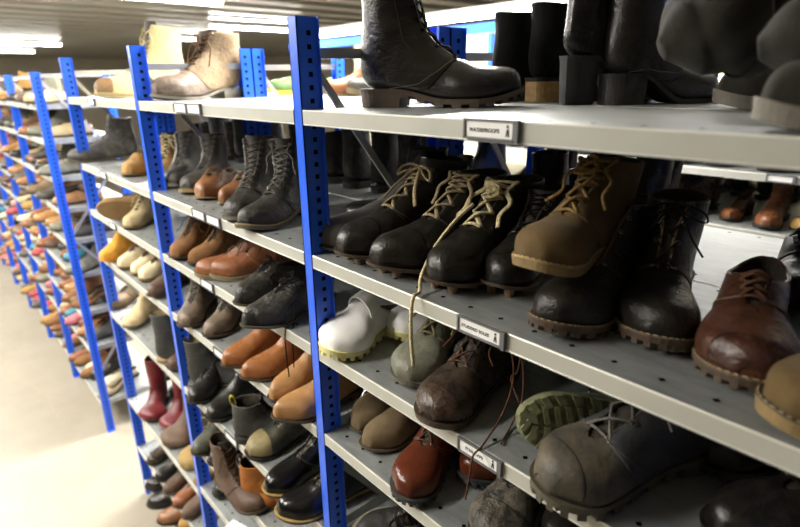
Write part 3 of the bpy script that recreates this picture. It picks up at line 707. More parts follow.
S('boot','black studded boot crushed under the tan suede boot','boot',B(0.290,BK1,sh=.5,hh=.004,ts=.006,td=.013,tread='stud',treadm=STUD,lace='x',lm=LBK,sole=RBROWN,seed=9),0.402,0.367,1.9395,-1.406,0.000,0.000)
S('boot','tan nubuck ankle boot resting on top of a black studded boot','boot',B(0.275,TAN,tonguem=TANT,ht=.50,lean=-.06,hh=.006,ts=.013,th=1.1,lace='loose',lm=LTAN2,lr=.0028,sole=CREPE,flare=1.3,seed=11,w=1.08,gap=.5,metal=False,welt=TANW,amp=.004,curl=2),0.564,0.271,2.0215,-1.537,0.000,-0.050)
S('boot','dusty black work boot, open and unlaced, left of the black bow-laced one','boot',B(0.300,BK3,ht=.45,lean=-.04,eyes=4,piping=PIPE,hh=.02,ts=.009,td=.007,tread='lug',lace='tucked',lused=1,lm=LBR,sole=RBROWN,seed=13,w=1.04,gap=.5,welt=BRW,side=-1),0.566,0.320,1.9395,-1.427,0.000,0.000)
S('boot','dusty black work boot tied with a black bow, beside the brown lace-up shoe','boot',B(0.300,BK3,ht=.48,piping=PIPE,eyes=5,hh=.02,ts=.009,td=.007,tread='lug',lace='bow',lm=LBK,sole=RBROWN,seed=14,w=1.04,gap=.34,welt=BRW),0.626,0.367,1.9395,-1.252,0.000,0.000)
S('shoe','oxblood brown leather lace-up shoe near the right end of the second shelf','shoe',Lo(0.300,OXB,cap=1,capu=.26,capm=OXD,lace='x',lm=LBR2,lr=.0022,sole=RBROWN,td=.006,tread='lug',hh=.02,ts=.009,w=1.06,welt=BRW,metal=False,gap=.34,seed=15,eyes=5),0.769,0.347,1.9395,-1.352,0.000,0.000)
S('boot','tan suede boot toe with thick crepe sole at the right edge, front of shelf','boot',B(0.290,TAN,hh=.004,ts=.016,lace='x',lm=LTAN2,sole=CREPE,welt=DKW,w=1.1,seed=16),1.046,0.247,1.9395,-2.234,0.000,0.000)
S('shoe','dark plum leather shoe behind the oxblood one at the right edge','shoe',Lo(0.290,PUR,lace='x',lm=LBK,sole=RBLK,toe=.2,hh=.02,seed=17),0.762,0.652,1.9395,-1.361,0.000,0.000)
S('boot','plain black leather boot just right of the near blue post, at the back','boot',B(0.280,BKS,sh=1.3,lace=None,hh=.02,sole=RBLK,seed=20,det=1),0.087,0.364,1.9395,-2.618,0.000,0.000)
S('boot','tall black boot standing behind the cream-laced studded boot','boot',B(0.280,BKS,sh=1.6,lace=None,hh=.02,sole=RBLK,seed=21,det=1),0.198,0.717,1.9395,-1.396,0.000,0.000)
S('boot','tall black boot in the dark directly behind the tan boot','boot',B(0.280,BKS,sh=2.0,lace=None,hh=.02,sole=RBLK,seed=22,det=1),0.320,0.737,1.9395,-1.484,0.000,0.000)
S('boot','shiny black boot behind the dusty unlaced work boot','boot',B(0.280,BKS,sh=1.5,lace=None,hh=.02,sole=RBLK,seed=23,det=1),0.438,0.737,1.9395,-1.571,0.000,0.000)
S('boot','shiny round-toed black boot left of the blue strap post','boot',B(0.280,BKS,sh=1.3,lace=None,hh=.02,sole=RBLK,seed=24,det=1),0.418,0.828,1.9395,-1.431,0.000,0.000)
S('boot','black boot standing behind the ribbed overshoe','boot',B(0.280,BK1,sh=1.3,lace=None,hh=.02,sole=RBLK,seed=31,det=1),-0.217,0.734,1.9395,-1.571,0.000,0.000)
S('boot','plain black boot at the back between overshoe and studded pair','boot',B(0.280,BK1,sh=1.5,lace=None,hh=.02,sole=RBLK,seed=32,det=1),-0.148,0.879,1.9395,-1.658,0.000,0.000)
S('clog','white clog with pale yellow sole beside the blue post','clog',Cl(0.270,WH,w=1.22,strapw=.017,sole=YEL,treadm=YEL,tread='saw',td=.008,ts=.012,hh=.004,strap=WH,strapang=1.35,insole=WH),0.044,0.245,1.7165,-1.412,0.000,0.000)
S('clog','white clog half hidden behind the grey-green boot','clog',Cl(0.270,WH,w=1.22,strapw=.017,sole=YEL,treadm=YEL,tread='saw',td=.008,ts=.012,hh=.004,strap=WH,strapang=1.3,insole=WH,side=-1),0.079,0.408,1.7165,-1.340,0.000,0.000)
S('boot','worn grey-green leather boot beside the white clogs','boot',B(0.280,GG,sh=.6,hh=.008,ts=.010,lace='loose',lm=LGR2,lr=.002,sole=RGREY,seed=41,w=1.12,th=1.0,ht=.40,lflat=1.5,eyes=5,metal=True),0.224,0.298,1.7165,-1.376,0.000,0.000)
S('boot','small dark boot tucked behind the grey-green and brown boots','boot',B(0.260,DGB,sh=.5,hh=.01,lace='x',lm=LBR,sole=RBLK,seed=42),0.286,0.406,1.7165,-1.484,0.000,0.000)
S('boot','dark brown scuffed boot with long brown laces trailing over the label','boot',B(0.290,DBR,capm=DBC,capu=.24,ht=.44,hh=.012,ts=.011,lace='loose',lm=LBR2,lr=.0019,sole=RBROWN,seed=43,w=1.08,amp=.004,cap=1,cords=HANG2(0.290),curl=2),0.377,0.255,1.7165,-1.480,0.000,0.000)
S('boot','mossy green-soled boot lying on its side behind the grey work boot','boot',B(0.290,MOS,sh=.6,hh=.008,ts=.012,td=.005,tread='lug',treadm=MOSR,sole=MOSR,lace='x',lm=LBK,seed=44),0.737,0.264,1.7715,-2.164,1.850,0.000)
S('boot','big grey-black work boot with red side tab, hanging over the shelf edge','boot',B(0.330,WKB,ht=.48,st=.32,hh=.010,ts=.012,td=.010,tread='lug',lace='loose',lm=LGR,lr=.0024,sole=RGREY2,cap=1,capu=.22,seed=45,tab=1,w=1.1,th=1.05,qm=WKQ,er=.0045,collar=DKC),0.769,0.267,1.7165,-1.990,0.000,0.000)
S('boot','black lace-up boot in the shade right of the grey work boot','boot',B(0.300,BK1,sh=.5,hh=.02,lace='loose',lm=LGR,sole=RBLK,seed=46,td=.006,tread='lug'),0.889,0.469,1.7165,-2.007,0.000,0.000)
S('shoe','black leather shoe in the dark lower right corner','shoe',Lo(0.300,BK1,lace='x',lm=LBK,sole=RBLK,seed=47,hh=.02),1.015,0.306,1.7165,-2.269,0.000,0.000)
S('boot','black boot furthest right on the third shelf','boot',B(0.300,BK1,sh=.5,hh=.02,lace='x',lm=LBK,sole=RBLK,seed=48),0.963,0.468,1.7165,-1.745,0.000,0.000)
S('boot','black boot hidden behind the grey work boot','boot',B(0.280,BK1,sh=.6,hh=.02,lace='x',lm=LBK,sole=RBLK,seed=49,det=1),0.586,0.598,1.7165,-1.571,0.000,0.000)
S('boot','dark boot at the back above the mossy sole','boot',B(0.280,DBR,sh=.6,hh=.02,lace='x',lm=LBK,sole=RBLK,seed=50,det=1),0.467,0.579,1.7165,-1.571,0.000,0.000)
S('shoe','taupe suede slip-on shoe, left of the dusty pair','shoe',Lo(0.270,TAU,lace=None,gmax=0,sole=TAUS,hh=.003,ts=.006,seed=51),0.029,0.315,1.4885,-1.394,0.000,0.000)
S('shoe','taupe suede slip-on shoe, right of the dusty pair in front','shoe',Lo(0.270,TAU,lace=None,sole=TAUS,hh=.003,ts=.006,seed=52,side=-1),0.113,0.295,1.4885,-1.381,0.000,0.000)
S('shoe','polished brown leather shoe with black cleated sole at the shelf edge','shoe',B(0.280,OXB2,sh=.55,hh=.01,ts=.009,td=.008,tread='lug',lace='tucked',lused=3,eyes=4,lm=LBR2,lr=.0022,sole=RDG,seed=53,w=1.06,amp=.0015,crease=.0006),0.258,0.246,1.4885,-1.318,0.000,0.000)
S('shoe','polished brown leather shoe partly under the shelf card','shoe',B(0.280,OXB2,sh=.55,hh=.01,ts=.009,td=.008,tread='lug',lace='x',eyes=4,lm=LBR2,sole=RDG,seed=54,w=1.06,amp=.0015,crease=.0006,side=-1),0.355,0.391,1.4885,-1.445,0.000,0.000)
S('boot','muddy black boot at the bottom edge below the grey work boot','boot',B(0.290,BKM,sh=.5,hh=.012,ts=.010,lace='x',lm=LBK,sole=RBROWN,seed=55,w=1.1,cap=1),0.476,0.292,1.4885,-1.452,0.000,0.000)
S('boot','dark boot right of the muddy black one at the bottom','boot',B(0.290,BK1,sh=.5,hh=.012,ts=.010,lace='x',lm=LBK,sole=RBLK,seed=56),0.597,0.373,1.4885,-1.571,0.000,0.000)
S('shoe','dull black shoe with cream sole edge right of the near blue post','shoe',Lo(0.290,BKD,lace='x',lm=LBK,sole=CREAMS,ts=.008,hh=.004,seed=57),0.223,0.268,1.2125,-2.007,-0.700,0.000)
S('shoe','dull black shoe below the polished brown one','shoe',Lo(0.290,BKD,lace='x',lm=LBK,sole=RBLK,hh=.014,seed=58),0.226,0.356,1.1725,-1.571,0.000,0.000)
S('boot','brown canvas and leather lace-up boot gaping open on the top shelf','boot',B(0.380,BRG,sh=.75,hh=.026,ts=.009,lace='loose',lm=LBR3,lr=.0028,curl=2,sole=SGRY,heelm=SGRY,toe=.35,qm=BRQ,cap=1,capu=.33,seed=61,flare=2.2,gap=.62,bow=1.5,eyes=8,spring=.012,counter=BRG),-1.039,0.395,2.2395,-1.292,0.000,0.000)
S('boot','sand suede boot with brown toe left of the brown lace-up boot','boot',B(0.400,SND,sh=1.5,hh=.010,ts=.008,lace='loose',lm=LCREAM,lr=.0022,sole=SNDS,cap=1,capu=.24,capm=BRT,toe=.3,seed=62,curl=2,amp=.004),-1.568,0.396,2.2395,-1.431,0.000,0.000)
S('boot','tan suede ankle boot with pale bow beside the second blue post','boot',B(0.270,TAN2,sh=.9,hh=.004,ts=.010,lace='bow',lm=LCREAM,lr=.0022,sole=CREPE,seed=63,amp=.005,det=1),-1.416,0.267,1.9395,-0.687,0.000,0.000)
S('boot','dark grey lace-up boot, left one of the light-soled pair','boot',B(0.290,DGB,sh=.9,hh=.015,ts=.010,lace='x',lm=LGR,sole=RGREY,seed=64,cap=1,det=1),-1.178,0.246,1.9395,-0.715,0.000,0.000)
S('boot','dark grey lace-up boot with sandy welted sole, second shelf','boot',B(0.290,DGB,sh=.9,hh=.015,ts=.012,lace='x',lm=LGR,sole=SOLT,seed=65,cap=1,det=1,side=-1),-1.002,0.274,1.9395,-0.819,0.000,0.000)
S('shoe','slim tan-brown lace-up shoe, left of its thin-soled pair','shoe',Lo(0.280,BR1,lace='loose',lm=LBR3,lr=.0018,sole=SOLT,toe=.45,hh=.006,ts=.005,seed=66,det=1),-0.878,0.252,1.9395,-0.805,0.000,0.000)
S('shoe','slim tan-brown lace-up shoe touching the tall black boot','shoe',Lo(0.280,BR1,lace='loose',lm=LBR3,lr=.0018,sole=SOLT,toe=.45,hh=.006,ts=.005,seed=67,side=-1,det=1),-0.724,0.285,1.9395,-0.881,0.000,0.000)
S('boot','tall grey-black boot with rows of eyelets, left one of the pair','boot',B(0.290,BK4,sh=1.3,hh=.015,ts=.010,lace='x',lm=LGR,sole=RGREY,seed=68,eyes=9),-0.524,0.217,1.9395,-0.889,0.000,0.000)
S('boot','grey-black lace-up boot just left of the near blue post','boot',B(0.290,BK4,sh=1.3,hh=.015,ts=.010,lace='loose',lm=LGR,lr=.002,sole=RGREY,seed=69,eyes=9,side=-1,welt=TANW),-0.371,0.232,1.9395,-1.064,0.000,0.000)
S('boot','brown suede ankle boot, leftmost of the brown group, third shelf','boot',B(0.270,BR2,sh=.5,hh=.006,ts=.008,lace='loose',lm=LBR,sole=RBROWN,seed=71,det=1),-1.004,0.209,1.7165,-0.932,0.000,0.000)
S('boot','brown suede ankle boot, second of the brown group, third shelf','boot',B(0.270,BR2,sh=.5,hh=.006,ts=.008,lace='loose',lm=LBR,sole=RBROWN,seed=72,side=-1,det=1),-0.871,0.249,1.7165,-1.022,0.000,0.000)
S('boot','chestnut leather boot with crepe sole, behind its twin','boot',B(0.270,BR3,sh=.5,hh=.004,ts=.012,lace='loose',lm=LBR,sole=CREPD,seed=73,det=1),-0.504,0.223,1.7165,-2.094,0.000,0.000)
S('boot','chestnut leather boot with crepe sole, nearest the shelf edge','boot',B(0.280,BR3,sh=.5,hh=.004,ts=.013,lace='loose',lm=LBR,sole=CREPD,seed=74,side=-1,curl=2),-0.517,0.283,1.7165,-1.767,0.000,0.000)
S('shoe','long creased grey-black shoe, further one overhanging the edge','shoe',Lo(0.300,BK4,lace='loose',lm=LBK,sole=RGREY2,toe=.35,ts=.006,hh=.004,seed=75,amp=.004,curl=2),-0.396,0.252,1.7165,-1.308,0.000,0.000)
S('shoe','long creased grey-black shoe with black lace dangling below','shoe',Lo(0.300,BK4,lace='loose',lm=LBK,sole=RGREY2,toe=.35,ts=.006,hh=.004,seed=76,side=-1,amp=.004,curl=2,cords=HANG3(0.300)),-0.218,0.207,1.7205,-1.347,0.000,0.000)
S('boot','grey-brown worn boot, left of the pair on the fourth shelf','boot',B(0.270,GB,sh=.6,hh=.010,lace='x',lm=LGR,sole=RBROWN,seed=81,det=1),-0.971,0.155,1.4885,-0.752,0.000,0.000)
S('boot','grey-brown worn boot, right of the pair on the fourth shelf','boot',B(0.270,GB,sh=.6,hh=.010,lace='x',lm=LGR,sole=RBROWN,seed=82,side=-1,det=1),-0.822,0.203,1.4885,-0.801,0.000,0.000)
S('boot','orange leather ankle boot, furthest left of the orange row','boot',Ch(0.280,ORG,sole=RBROWN,toe=.3,seed=83),-0.438,0.232,1.4885,-1.573,0.000,0.000)
S('boot','orange leather ankle boot with creased vamp, second of the row','boot',Ch(0.280,ORG,sole=RBROWN,toe=.3,seed=84,side=-1),-0.334,0.241,1.4885,-1.501,0.000,0.000)
S('boot','amber leather ankle boot, third of the orange row','boot',Ch(0.280,ORG2,sole=RBROWN,toe=.3,seed=85),-0.197,0.243,1.4885,-1.498,0.000,0.000)
S('boot','amber leather ankle boot beside the near blue post','boot',Ch(0.280,ORG2,sole=RBROWN,toe=.3,seed=86,side=-1),-0.070,0.211,1.4885,-1.612,0.000,0.000)
S('boot','black pull-on boot with fleece lining beside the second blue post','boot',B(0.270,DG2,sh=1.6,lace=None,hh=.012,sole=RGREY,lining=FLC,seed=91,det=1,amp=.004,slouch=.002),-0.955,0.019,1.1725,1.047,0.000,0.000)
S('boot','black round-toed boot below the fleece-lined one','boot',B(0.270,BK1,sh=.5,lace='x',lm=LBK,hh=.012,sole=RBLK,seed=92,det=1),-0.948,0.195,1.1725,-1.040,0.000,0.000)
S('boot','crumpled black pull-on boot on the fifth shelf, shaft folded','boot',B(0.270,BK1,sh=1.0,lace=None,hh=.012,ts=.012,sole=RBLK,seed=93,det=1,slouch=.003,amp=.004),-0.743,0.225,1.1725,-1.286,0.000,0.000)
S('boot','black boot seen from the heel with yellow pull tab','boot',B(0.270,DG2,sh=.6,hh=.012,lace='x',lm=LBK,sole=RBLK,seed=94,pull=YELT),-0.516,-0.000,1.1725,1.047,0.000,0.000)
S('boot','dark green-black boot with scuffed sandy toe, fifth shelf','boot',B(0.290,BKT,capm=SNDT,cap=1,sh=.5,hh=.010,ts=.012,lace='x',lm=LBK,sole=RBLK,seed=95,w=1.08),-0.387,0.269,1.1725,-1.631,0.000,0.000)
S('boot','dark olive ankle boot with grey toe behind the brown boot','boot',B(0.260,DG3,sh=.9,hh=.015,lace=None,sole=RBLK,seed=96,det=1),-0.956,0.205,0.9175,-1.222,0.000,0.000)
S('boot','brown tall lace-up boot left of the orange ankle boot','boot',B(0.270,BR4,sh=1.5,hh=.012,lace='loose',lm=LBR,sole=RBROWN,seed=97,det=1,curl=0),-0.686,-0.007,0.9175,0.087,0.000,0.000)
S('boot','orange suede ankle boot facing right on the sixth shelf','boot',B(0.260,ORS,sh=.9,lace=None,hh=.018,sole=RBROWN,seed=98,toe=.3,elastic=0,pull=DKT),-0.528,0.002,0.9175,0.873,0.000,0.000)
S('boot','orange suede pointed boot toe between two glossy black shoes','boot',Ch(0.270,ORS,sole=RBROWN,toe=.4,seed=99),-0.450,0.263,0.9175,-1.631,0.000,0.000)
S('shoe','glossy black lace-up shoe with tan welt, behind its twin','shoe',B(0.300,BKG,sh=.5,hh=.008,ts=.008,lace='x',lm=LBK,sole=RBROWN,welt=TANW,seed=101,crease=.002,amp=.002,eyes=5,thread=THY,cap=0),-0.195,0.242,1.1725,-1.676,0.000,0.000)
S('shoe','glossy black lace-up shoe with yellow-stitched welt by the near post','shoe',B(0.300,BKG,sh=.5,hh=.008,ts=.008,lace='x',lm=LBK,sole=RBROWN,welt=TANW,seed=102,crease=.002,amp=.002,eyes=5,thread=THY,side=-1),-0.056,0.220,1.1725,-1.745,0.000,0.000)
S('boot','round black boot on the seventh shelf under the brown boot','boot',B(0.260,BK1,sh=.5,hh=.012,lace='x',lm=LBK,sole=RBLK,seed=103,det=1),-0.961,0.250,0.6935,-1.134,0.000,0.000)
S('boot','old black boot pointing left over the cross aisle, second shelf','boot',B(0.310,BK5,sh=1.2,hh=.008,ts=.008,lace='loose',lm=LGR,sole=RGREY,seed=111,toe=.3,det=1),-1.953,0.259,1.9395,-1.798,0.000,0.000)
S('shoe','tan suede shoe with its toe left of the second blue post','shoe',Lo(0.270,TAN2,lace=None,sole=CREPE,seed=112,det=1,toe=.2),-1.553,0.198,1.9395,-0.689,0.000,0.000)
S('boot','brown suede boot lying with its plain sole outward, third shelf','boot',B(0.290,SUE,sh=.6,lace=None,hh=.003,sole=SUE,seed=113,det=1),-1.515,0.232,1.7715,-1.780,1.150,0.000)
S('shoe','dark grey shoe between the suede sole and the cream shoe','shoe',Lo(0.270,DGB,lace='x',lm=LGR,sole=RGREY,seed=114,det=1),-1.852,0.216,1.7165,-0.746,0.000,0.000)
S('boot','cream suede boot with its laces hanging over the edge, third shelf','boot',B(0.270,CRM,sh=.5,lace='loose',lm=LCREAM,sole=CREPE,seed=115,det=1,hh=.004),-1.574,0.205,1.7165,-0.855,0.000,0.000)
S('boot','yellow-orange suede boot slumped on the fourth shelf','boot',B(0.270,ORY,sh=.9,lace=None,hh=.004,sole=ORY,seed=116,det=1,amp=.007,slouch=.004,toe=.2),-1.947,0.172,1.4885,-0.890,0.000,0.000)
S('shoe','pale cream shoe, first beside the yellow-orange boot','shoe',Lo(0.260,CRM2,lace='x',lm=LBR,sole=CREPE,seed=117,det=1,toe=.3),-1.754,0.209,1.4885,-0.991,0.000,0.000)
S('shoe','pale cream shoe in the middle of the three cream ones','shoe',Lo(0.260,CRM2,lace='x',lm=LBR,sole=CREPE,seed=118,det=1,toe=.2),-1.624,0.229,1.4885,-0.988,0.000,0.000)
S('shoe','ivory shoe with brown lace touching the second blue post','shoe',Lo(0.260,CRM3,lace='x',lm=LBR,sole=CREPE,seed=119,det=1),-1.513,0.235,1.4885,-1.020,0.000,0.000)
S('shoe','dark brown shoe at the right end of the fourth shelf, left bay','shoe',Lo(0.260,BR4,lace=None,sole=RBROWN,seed=120,det=1),-1.284,0.200,1.4885,-1.030,0.000,0.000)
S('shoe','olive brown shoe at the left end of the fifth shelf','shoe',Lo(0.270,BR5,lace='x',lm=LBR,sole=RBROWN,seed=121,det=1,toe=.3),-2.125,0.226,1.1725,-0.966,0.000,0.000)
S('boot','fluffy beige boot left of the tall dark boot, fifth shelf','boot',B(0.260,FUR,sh=1.1,lace=None,hh=.004,ts=.014,sole=RGREY,seed=122,det=1,amp=.008,w=1.1),-1.817,0.194,1.1725,-0.918,0.000,0.000)
S('boot','tall dark grey pull-on boot with tan sole, fifth shelf','boot',B(0.260,DG2,sh=2.2,lace=None,hh=.004,ts=.016,sole=SOLT,lining=FLC,seed=123,det=1,amp=.004,flare=1.2),-1.239,-0.006,1.1725,1.134,0.000,0.000)
S('boot','dark red tall boot, left of the red pair','boot',B(0.250,RED,w=1.35,sh=3.0,lace=None,hh=.02,sole=RBLK,seed=124,det=1,toe=.2,slouch=.003),-1.844,0.154,0.6495,-0.611,0.000,0.000)
S('boot','dark red tall boot, half hidden by the slouchy brown one','boot',B(0.250,RED,w=1.35,sh=3.0,lace=None,hh=.02,sole=RBLK,seed=125,det=1,toe=.2,slouch=.003),-1.662,0.231,0.6495,-0.838,0.000,0.000)
S('boot','brown slouch boot in front of the red boots','boot',B(0.260,BR6,w=1.4,sh=1.8,lace=None,hh=.012,sole=RBROWN,seed=126,det=1,slouch=.006,amp=.004,flare=1.1),-1.490,0.235,0.6495,-1.134,0.000,0.000)
S('boot','khaki slumped canvas boot left of the second blue post','boot',B(0.260,KHA,sh=1.6,lace='loose',lm=LCREAM,hh=.010,sole=CREPE,seed=127,det=1,slouch=.006,amp=.008,w=1.3),-1.281,0.236,0.6495,-1.134,0.000,0.000)
S('boot','grey-brown boot at the left end of the second lowest shelf','boot',B(0.260,DBR,sh=.6,lace='x',lm=LGR,hh=.01,sole=RBLK,seed=128,det=1),-1.801,0.240,0.3355,-1.396,0.000,0.000)
S('boot','dark brown ankle boot on the second lowest shelf, left bay','boot',B(0.260,BR4,sh=1.0,lace='x',lm=LBR,hh=.01,sole=RGREY,seed=129,det=1),-1.512,0.225,0.3355,-1.396,0.000,0.000)
S('boot','brown pull-on boot at the bottom by the second blue post','boot',B(0.260,BR6,sh=1.5,lace=None,hh=.01,sole=RBROWN,seed=130,det=1,slouch=.004),-1.289,0.235,0.3355,-1.396,0.000,0.000)
S('shoe','black shoe at the back on the lowest shelf by the floor','shoe',Lo(0.280,BK1,lace='x',lm=LBK,sole=RBLK,seed=131,det=1),-1.762,0.237,0.1095,-2.007,0.000,0.000)
S('shoe','black shoe nearer the aisle on the lowest shelf','shoe',Lo(0.280,BK1,lace='x',lm=LBK,sole=RBLK,seed=132,det=1),-1.596,0.190,0.1095,-2.094,0.000,0.000)
S('shoe','tan-brown shoe on the lowest shelf right of the black ones','shoe',Lo(0.280,BR1,lace='x',lm=LBK,sole=RBLK,seed=133,det=1),-1.456,0.200,0.1095,-2.007,0.000,0.000)
S('shoe','light tan shoe at the bottom edge of the picture, left bay','shoe',Lo(0.280,TAN2,lace=None,sole=RBLK,seed=134,det=1),-1.400,0.280,0.1095,-1.745,0.000,0.000)
S('shoe','green shoe with bright yellow sole behind the near blue post, top shelf','shoe',Lo(0.280,GRN,lace='x',lm=LBK,sole=YELB,ts=.018,hh=.004,det=1),-1.105,0.867,2.2395,-2.059,0.000,0.000)
S('boot','orange-brown boot at the back of the top shelf right of the post','boot',B(0.270,BRO,sh=.9,lace=None,sole=SOLT,det=1),-0.655,0.834,2.2395,-2.094,0.000,0.000)
S('boot','grey boot with pale sole at the back behind the large black boot','boot',B(0.270,DGB,sh=.9,lace='x',lm=LGR,sole=SOLT,ts=.02,det=1),-0.635,0.914,2.2395,-1.920,0.000,0.000)
S('boot','beige boot peeking from behind the tall dark boot, fifth shelf','boot',B(0.260,FUR,sh=.6,lace='x',lm=LBR,sole=RGREY,det=1,seed=301),-1.421,0.270,1.1725,-1.222,0.000,0.000)
S('shoe','dark brown shoe right of the tall dark boot, fifth shelf','shoe',Lo(0.260,BR4,lace='x',lm=LBR,sole=RBROWN,det=1,seed=302),-1.192,0.246,1.1725,-1.309,0.000,0.000)
S('boot','short khaki boot at the right end beside the slumped one','boot',B(0.260,KHA,sh=.6,lace='x',lm=LCREAM,sole=CREPE,det=1,seed=303,amp=.006),-1.101,0.251,0.6495,-1.309,0.000,0.000)
S('boot','black ankle boot between the grey-brown and dark brown ones','boot',B(0.260,BK1,sh=.7,lace='x',lm=LBK,sole=RBLK,det=1,seed=304),-1.620,0.233,0.3355,-1.484,0.000,0.000)
S('boot','chestnut ankle boot on the second lowest shelf, left bay','boot',B(0.260,BR3,sh=1.0,lace='x',lm=LBR,sole=RBROWN,det=1,seed=305),-1.389,0.230,0.3355,-1.396,0.000,0.000)
S('boot','black boot between olive boot and brown lace-up boot, sixth shelf','boot',B(0.260,BK1,sh=.6,lace='x',lm=LBK,sole=RBLK,det=1,seed=306),-0.836,0.234,0.9175,-1.309,0.000,0.000)
S('shoe','black shoe right of the white paper card, seventh shelf','shoe',Lo(0.260,BK1,lace='x',lm=LBK,sole=RBLK,det=1,seed=308),-0.653,0.350,0.6935,-1.396,0.000,0.000)
S('boot','dark boot in the shade behind the left red boot','boot',B(0.260,BK1,sh=1.2,lace=None,sole=RBLK,det=1,seed=311),-2.079,0.407,0.6495,-1.396,0.000,0.000)
S('boot','dark grey boot in the shade behind the right red boot','boot',B(0.260,DG2,sh=1.2,lace=None,sole=RBLK,det=1,seed=312),-1.876,0.425,0.6495,-1.396,0.000,0.000)
S('boot','dark brown boot at the back beside the second blue post','boot',B(0.260,DBR,sh=1.0,lace='x',lm=LBR,sole=RBLK,det=1,seed=313),-1.641,0.446,0.6495,-1.484,0.000,0.000)

# ------------------------------------------------------------------ rows further back and further along
rnd = random.Random(5)
DARK = [BK1, BK3, BK4, BKS, BKD, DBR, DG2]
def protos():
    P = {}
    P['boot'] = [make_shoe('boot', B(.29, BK1, sh=h, det=1, lace=lc, lm=LBK, hh=.014, sole=RBLK, seed=200+i, metal=False)) for i, (h, lc) in enumerate(((.6,'x'),(1.2,'x'),(1.5,None),(2.0,None),(1.0,None),(.6,'x')))]
    P['shoe'] = [make_shoe('shoe', Lo(.28, BK1, det=1, lace=lc, lm=LBK, hh=.010, sole=RBLK, toe=t, seed=220+i, metal=False)) for i, (lc, t) in enumerate((('x',0),('x',.35),(None,.2)))]
    P['pump'] = [make_shoe('pump', F(.25, BK1, det=1, hh=h, sole=RBLK, toe=.4, seed=230+i)) for i, h in enumerate((.01, .05))]
    return P
PR = protos(); USED = {}
def bake(o):
    # settle the modifiers into the mesh so copies can share it
    for c in o.children_recursive:
        if c.type == 'MESH' and c.modifiers:
            old = c.data; c.data = bpy.data.meshes.new_from_object(c.evaluated_get(DG)); c.modifiers.clear(); c.data.name = old.name
bpy.context.view_layer.update(); DG = bpy.context.evaluated_depsgraph_get()
for kd in PR:
    for o in PR[kd]: bake(o)
LEA = {}
def recol(o, m, src):
    # give this copy its own leather; shoes of one shape and leather share their meshes
    for c, s in zip(o.children, SRC[src]):
        if s.name.split('.')[0] in ('upper', 'quarter', 'tongue', 'toe_cap'):
            k = (s.name, m.name)
            if k not in LEA: LEA[k] = s.copy(); LEA[k].materials[0] = m
            c.data = LEA[k]
SRC = {}
def put(kind, i, m, x, y, z, yaw, label, group=None, rx=0):
    src = PR[kind][i % len(PR[kind])]; key = (kind, i % len(PR[kind]))
    if key not in USED: USED[key] = 1; SRC[key] = [c.data for c in src.children]; o = src
    else: o = copy_tree(src)
    recol(o, m, key)
    o.location = (x, y, z); o.rotation_euler = (rx, 0, yaw); return tag(o, label, {'boot':'boot','shoe':'shoe','pump':'shoe'}[kind], group)
ORD = ('first','second','third','fourth','fifth','sixth','seventh','eighth','ninth','tenth','eleventh','twelfth','thirteenth','fourteenth')
# backs of boots in the unit that stands back to back with the near bays
for b_ in range(3):
    for li, z in enumerate(LV[:5] + [LV[6], .12]):
        if li == 0 or (li > 4 and b_ == 0): continue
        n = 7 if li < 5 else 6
        for j in range(n):
            x = -b_ + .09 + j * (.128 if n == 7 else .15) + rnd.uniform(-.01, .01)
            if b_ == 0 and li == 1 and (x > .40 or x < .13): continue
            if b_ == 0 and j > 6: continue
            kd = 'boot'; i = rnd.choice((0, 1, 2, 2, 4) if li == 1 else (0, 1, 4))
            put(kd, i, rnd.choice(DARK), x, .50 + rnd.uniform(0, .03), z + .0008, PI/2 + rnd.uniform(-.12, .12),
                'dark boot facing away, %s from left, %s shelf, unit behind the %s bay' % (ORD[j], ORD[li], ('right', 'middle', 'left')[b_]))
# second rows of the bay beside the cross aisle
for li, (z, w_) in enumerate(((ZT - 1.067, 'fifth'), (ZT - 1.590, 'sixth'), (ZT - 1.904, 'seventh'), (.10, 'lowest'))):
    for j in range(7):
        m, cn = rnd.choice(((BR4, 'dark brown'), (BK1, 'black'), (BR6, 'brown'), (DGB, 'dark grey'), (KHA, 'khaki'), (BR3, 'chestnut')))
        put('boot', rnd.choice((0, 1, 4)), m, -1.98 + .10 + j * .125, .53, z + .0008, -PI/2 + rnd.uniform(-.15, .15), '%s boot, second row, %s from the left, %s shelf beside the cross aisle' % (cn, ORD[j], w_))
# across the back aisle
BRN = [(leather('7a4a2c', .3, .15), 'brown'), (leather('96552a', .3, .15), 'chestnut'), (leather('a5824a', .4, .15), 'tan'), (BK1, 'black'), (DBR, 'dark brown')]
for li, z in enumerate((ZT - .30, ZT - .523, ZT - .75)):
    for j in range(14):
        x = .88 - j * .13; m, cn = BRN[rnd.randrange(5)] if j < 6 else BRN[3 + rnd.randrange(2)]
        kd = rnd.choice(('pump', 'boot', 'shoe', 'boot')) if j < 6 else 'boot'
        put(kd, rnd.randrange(6) if kd != 'boot' else rnd.choice((1, 4, 0)), m, x + .02, 2.12, z + .0008, -PI/2 + rnd.uniform(-.5, .1), '%s %s across the back aisle, %s from the right, %s visible shelf' % (cn, kd, ORD[j], ORD[li]))
for j in range(16):
    put('boot', 1 + 3 * (j % 2), DARK[j % 5], .95 - j * .108, 2.46, ZT - .523 + .0008, PI/2, 'dark tall boot at the back across the back aisle, %s from the right' % (ORD + ('fifteenth','sixteenth'))[j])
